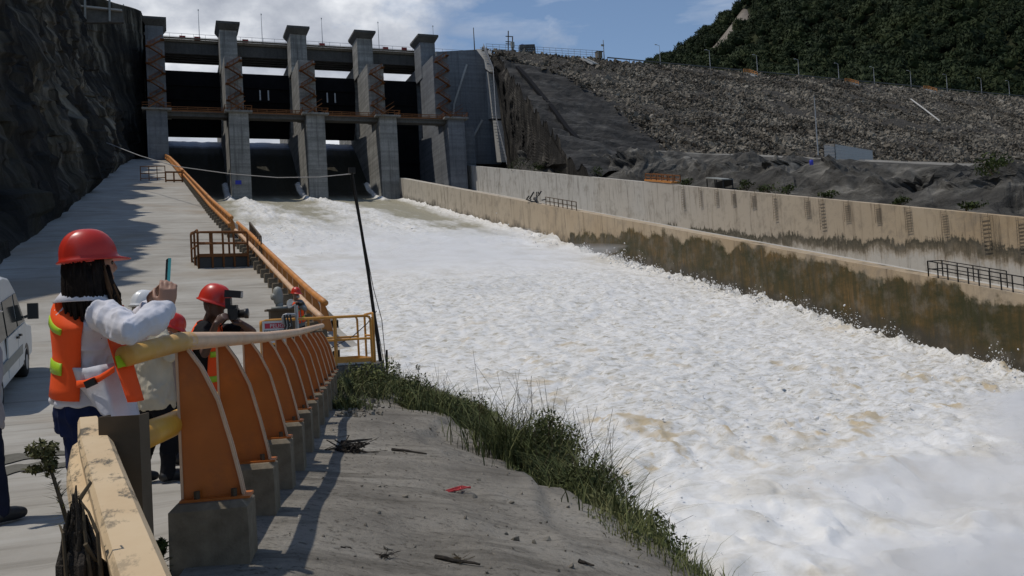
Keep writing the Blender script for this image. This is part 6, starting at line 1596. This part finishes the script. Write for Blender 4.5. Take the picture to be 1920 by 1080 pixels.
V = np.stack([pp, pp+d*(L*0.5)[:, None]+s*0.0022, pp+d*L[:, None], pp+d*(L*0.5)[:, None]-s*0.0022], 1).reshape(-1, 3); F = (np.arange(n)*4)[:, None]+np.array([[0, 1, 2, 3]])
V2, F2 = leaf_cloud(260, at(78, 842, 2.35), (.045, .045, .024), 0.0085); V3, F3 = leaf_cloud(200, at(92, 866, 2.34), (.022, .022, .04), 0.008); V4, F4 = leaf_cloud(60, at(62, 880, 2.35), (.03, .02, .010), 0.010)
obj('leaves', (np.concatenate([V, V2, V3, V4]), np.concatenate([F, F2+len(V), F3+len(V)+len(V2), F4+len(V)+len(V2)+len(V3)])), M['weed_leaf'], t)
c = at(160, 1075, 1.95); t = thing('dead_stump', (c[0], c[1], 0.0), 'dark splintered dead stump with bare twigs beside the beige beam', 'stump')
m = MB()
for i in range(70):
    x0 = rng.normal()*17; yt = 905+abs(rng.normal())*70+abs(x0)*2.2; q0 = at(150+x0*1.5, 1190, 1.95+rng.normal()*0.03); q0[2] = 0; q1 = at(148+x0*1.2, 1060, 1.95+rng.normal()*0.02); q2 = at(143+x0*0.75, yt, 1.95+rng.normal()*0.02)
    m.tube([q0, q1, q1*0.5+q2*0.5+rng.normal(size=3)*0.006, q2], [.011, .009, .006, .0015], 6)
obj('trunk', m, M['dead_wood'], t)
for pts in ([(170, 1085), (158, 990), (156, 945)], [(125, 1085), (118, 1000), (112, 985)], [(190, 1085), (183, 1000), (166, 960), (140, 925)], [(150, 935), (170, 905), (166, 900)], [(160, 1020), (178, 1050), (190, 1056)]):
    m = MB(); P = [at(x, y, 1.9+0.02*i) for i, (x, y) in enumerate(pts)]; m.tube(P, list(np.linspace(.005, .002, len(P))), 6); obj('twig', m, M['stem'], t)
b0 = at(308, 1075, 4.3); weed(308, 1075, b0[1], 0.26, 'small leafy seedling in front of the first concrete footing', (-0.04, 0), 110, 0.03, 'shrub', 0.05, 'seedling', 0.030)
# shrubs along the right bank
def shrub(c, r, label, n=260, mat='shrub', size=0.16, cat='shrub'):
    t = thing('shrub', c, label, cat); m = MB()
    for k in range(5): m.tube([c, np.asarray(c)+rng.normal(size=3)*np.array(r)*(0.4, 0.4, 0.1)+(0, 0, r[2]*0.9)], [.05, .02], 5)
    obj('trunk', m, M['stem'], t)
    Vs, Fs, o_ = [], [], 0
    for k in range(5):
        cc = np.asarray(c)+(0, 0, r[2]*0.9)+rng.normal(size=3)*np.array(r)*0.38; V, F = leaf_cloud(n//5, cc, np.array(r)*rng.uniform(0.45, 0.75), size); Vs.append(V); Fs.append(F+o_); o_ += len(V)
    obj('crown', (np.concatenate(Vs), np.concatenate(Fs)), M[mat], t); return t
shrub(terr_pt(1327, 281)+(0, 0, 0), (3.0, 2.0, 1.6), 'yellow green shrub at the foot of the rockfill', 360, 'shrub_light', 0.25)
shrub(terr_pt(1656, 300), (1.9, 1.6, 1.7), 'round shrub with a dark base right of the fenced cabinet', 420, 'shrub', 0.2)
shrub(terr_pt(1205, 279), (4.0, 2.5, 1.3), 'low dark green bush at the lower end of the rockfill boundary', 360, 'shrub', 0.25)
shrub(terr_pt(1860, 316), (2.2, 1.6, 1.0), 'low shrub on the terrace near the right edge', 300, 'shrub', 0.2)
shrub(terr_pt(1478, 291), (2.2, 1.4, 0.7), 'small bright bush left of the blue barrel', 220, 'shrub_light', 0.18)
for px, py, r, lab in ((975, 316, (2.6, 2.5, 1.5), 'dark bush at the foot of the cut rock face by the outer wall'), (1012, 318, (2.0, 2.5, 1.2), 'second dark bush along the outer wall below the rock face'), (1400, 356, (0.9, 2.2, 0.9), 'low bush on the outer wall just right of the dark shelter'), (1440, 357, (1.0, 2.4, 1.0), 'leafy bush behind the outer wall, nearest the middle ladders'), (1478, 362, (0.9, 2.0, 0.8), 'small bush behind the outer wall beside a pale drum'), (1812, 395, (0.8, 2.2, 0.6), 'low dark bush behind the outer wall near the right edge'), (1060, 322, (1.5, 4.0, 1.0), 'dark bush behind the far part of the outer wall'), (1120, 330, (1.4, 3.5, 1.0), 'dark green bush behind the outer wall, left of the work platform'), (1290, 346, (0.9, 2.4, 0.9), 'dark bush behind the outer wall between platform and shelter'), (1560, 372, (0.8, 1.8, 0.6), 'small dark bush behind the outer wall among the middle ladders'), (1690, 384, (0.7, 1.6, 0.5), 'tiny bush behind the outer wall among the right ladders')):
    c = hit(px, py, (1, 0, 0), OUT_X+2.0); c[2] = out_top(c[1])-0.1; shrub(c, r, lab, 260, 'shrub', 0.17)
# fenced cabinet and barrel on the terrace
q0, q1 = terr_pt(1567, 300), terr_pt(1637, 301); t = thing('fenced_compound', (q0+q1)/2, 'small grey mesh fenced compound at the foot of the rockfill', 'compound')
m = MB(); e = np.array((1.0, 3.5, 0.6)); rail_line(m, [q0, q1, q1+e, q0+e, q0], h=2.3, step=0.55, r=0.03, mids=(0.5, 1.0, 1.5, 2.0)); obj('mesh_fence', m, M['galv'], t)
c = terr_pt(1622, 300)+(0.3, 1.2, 0); m = MB(); m.box(c+(0, 0, 0.95), (0.7, 0.6, 1.9)); m.box(c+(0, 0, 1.93), (0.8, 0.7, 0.06)); o = obj('cabinet', m, M['pale'], base=c); tag(o, 'pale upright cabinet standing inside the fenced compound', 'cabinet')
c = terr_pt(1521, 300); m = MB(); m.smooth = True; m.tube([c, c+(0, 0, .03), c+(0, 0, 0.5), c+(0, 0, .53)], [.17, .2, .2, .17], 12); tag(obj('barrel', m, M['sign_blue']), 'small blue barrel at the foot of the rockfill', 'barrel')

# ------------------------------------------------------------------ litter on the bank
n = 800; p, y, u = bank_pts(n, 2.5, 13, 0.45, 4.0); r = 0.006*np.exp(rng.normal(size=len(p))*0.75).clip(0.4, 5)
V, F = scatter(p+(0, 0, 0.003), np.repeat(r[:, None], 3, 1), rock_templates(4))
M['pebble'] = rock_mat('pebbles', [(0.0, (0.06,0.052,0.042)), (0.5, (0.13,0.115,0.095)), (1.0, (0.33,0.30,0.25))], bump=0.3); tag(obj('gravel', (V, F), M['pebble'], base=(0, 0, 0), smooth=False), kind='stuff')
n = 900; yy = rng.uniform(13, 22, n); uu = np.abs(rng.normal(size=n))*0.35+0.45; xx = bar_x(yy)+uu; r = 0.02*np.exp(rng.normal(size=n)*0.6).clip(0.3, 4)
V, F = scatter(np.stack([xx, yy, bank_z(xx, yy)+0.01], 1), np.repeat(r[:, None], 3, 1), rock_templates(4)); tag(obj('rubble', (V, F), M['pebble'], base=(0, 0, 0), smooth=False), kind='stuff')
def on_bank(px, py):
    lo, hi = 3.0, 30.0
    for d_ in np.arange(3, 30, 0.05):
        q = at(px, py, d_)
        if q[2] < bank_z(q[0], q[1]): break
    return np.array((q[0], q[1], float(bank_z(q[0], q[1]))))
def twig(a, b, label, r=0.008):
    p, q = on_bank(*a), on_bank(*b); m = MB(); k = np.linspace(0, 1, 6); pts = [p+(q-p)*i+(0, 0, r*0.8)+rng.normal(size=3)*0.012*(1, 1, 0.2) for i in k]; m.tube(pts, list(np.linspace(r, r*0.4, 6)), 6); tag(obj('twig', m, M['dead_wood']), label, 'twig')
twig((640, 832), (695, 826), 'dark stick lying below the small bright grass tuft', 0.02); twig((735, 846), (800, 852), 'long dark stick across the upper grey concrete bank', 0.018)
twig((820, 1052), (900, 1062), 'dark flattened twig at the bottom centre of the bank', 0.015); twig((640, 1030), (668, 1032), 'short thin twig left of the dry root clump', 0.005)
twig((1085, 1058), (1112, 1066), 'short thick twig near the lower right end of the bank', 0.014)
def clump(px, py, r, label, n, mat):
    c = on_bank(px, py); m = MB()
    for i in range(n):
        a = c+rng.normal(size=3)*r*(0.5, 0.5, 0.2)+(0, 0, r*0.3); m.tube([a, a+rng.normal(size=3)*r*(0.8, 0.8, 0.35), a+rng.normal(size=3)*r*(1, 1, 0.3)], [r*.06, r*.05, r*.02], 5)
    tag(obj('root_clump', m, mat), label, 'debris')
clump(722, 1048, 0.035, 'small dark dry root clump at the bottom of the bank', 30, M['dead_wood']); clump(860, 1056, 0.04, 'flat dry plant remains right of the dark root clump', 30, M['stem']); clump(655, 848, 0.13, 'dark patch of dry plant litter under the stick near the footings', 60, M['dead_wood'])
c = on_bank(855, 923); m = MB(); pts = [c+(rng.normal()*0.08, rng.normal()*0.08, 0.012+abs(rng.normal())*0.012) for i in range(16)]; m.tube(pts, 0.007, 5)
M['ribbon'] = plain('pinkish red tape', (0.50,0.07,0.07), 0.6); tag(obj('red_tape', m, M['ribbon']), 'crumpled pinkish red tape lying in the middle of the bank', 'tape')

# ------------------------------------------------------------------ spray over the water
def mist_mat(name, dens):
    m = bpy.data.materials.new(name); m.use_nodes = True; nt = m.node_tree; nt.nodes.clear()
    o = nt.nodes.new('ShaderNodeOutputMaterial'); v = nt.nodes.new('ShaderNodeVolumePrincipled'); v.inputs['Color'].default_value = (0.96,0.965,0.98,1); v.inputs['Density'].default_value = dens; v.inputs['Anisotropy'].default_value = 0.1
    nt.links.new(v.outputs[0], o.inputs['Volume']); return m
def mist(c, r, dens, seed, amp=0.35, freq=1.6):
    v, f = ico(4); n_ = fbm(v[:, 0]*freq*r[0]/max(r[1], 4)+seed, v[:, 1]*freq, v[:, 2]*freq*0.7, seed, 4); v = v*(1+amp*n_[:, None])*np.array(r); v = v+np.asarray(c); v[:, 0] = np.minimum(v[:, 0], WALL_X-0.25)
    tag(obj('spray_mist', (v, f), mist_mat('spray', dens), base=(0, 0, 0), smooth=True), kind='stuff')
mist((29, 112, float(water_z(112))+0.4), (17, 13, 2.0), 0.060, 3, 0.45)
mist((27, 98, float(water_z(98))+0.2), (14, 18, 1.6), 0.040, 4, 0.45)
mist((38, 110, float(water_z(110))+0.5), (7, 8, 2.0), 0.050, 5, 0.4)
mist((35, 22, float(water_z(22))+0.9), (14, 13, 1.9), 0.19, 6, 0.5)
mist((24, 17, float(water_z(17))+1.0), (13, 9, 1.9), 0.20, 7, 0.5)
mist((43, 31, float(water_z(31))+0.8), (7, 9, 1.7), 0.16, 8, 0.5)
mist((31, 12, float(water_z(12))+1.2), (15, 7, 2.2), 0.26, 9, 0.5)

# thrown droplets along the torn edges of the flow
n = 9000
k = rng.random(n); X = rng.uniform(14, 52, n); Y = rng.uniform(22, 46, n); H = np.abs(rng.normal(size=n))*0.30
e = k < 0.42; X[e] = WALL_X-0.2-np.abs(rng.normal(size=e.sum()))*1.1; Y[e] = rng.uniform(36, 122, e.sum()); H[e] = np.abs(rng.normal(size=e.sum()))*0.45
e = k > 0.85; X[e] = rng.uniform(8, 50, e.sum()); Y[e] = 119+rng.normal(size=e.sum())*4; H[e] = np.abs(rng.normal(size=e.sum()))*0.8
cl = vnoise(X*0.5, Y*0.5, 3, 141); kk = cl > -0.1; X, Y, H = X[kk], Y[kk], H[kk]*(0.5+1.4*np.clip(cl[kk], 0, 1))
r = 0.020*np.exp(rng.normal(size=len(X))*0.5)*np.clip(Y/45, 0.6, 2.2)
V, F = scatter(np.stack([X, Y, water_z(Y)+0.25+H], 1), np.repeat(r[:, None], 3, 1)*rng.uniform(0.7, 1.6, (len(X), 3)), [ico(0)])
M['droplets'] = plain('white spray', (0.78,0.775,0.76), 0.7, 0.04, 1.0); tag(obj('spray_droplets', (V, F), M['droplets'], base=(0, 0, 0), smooth=True), kind='stuff')
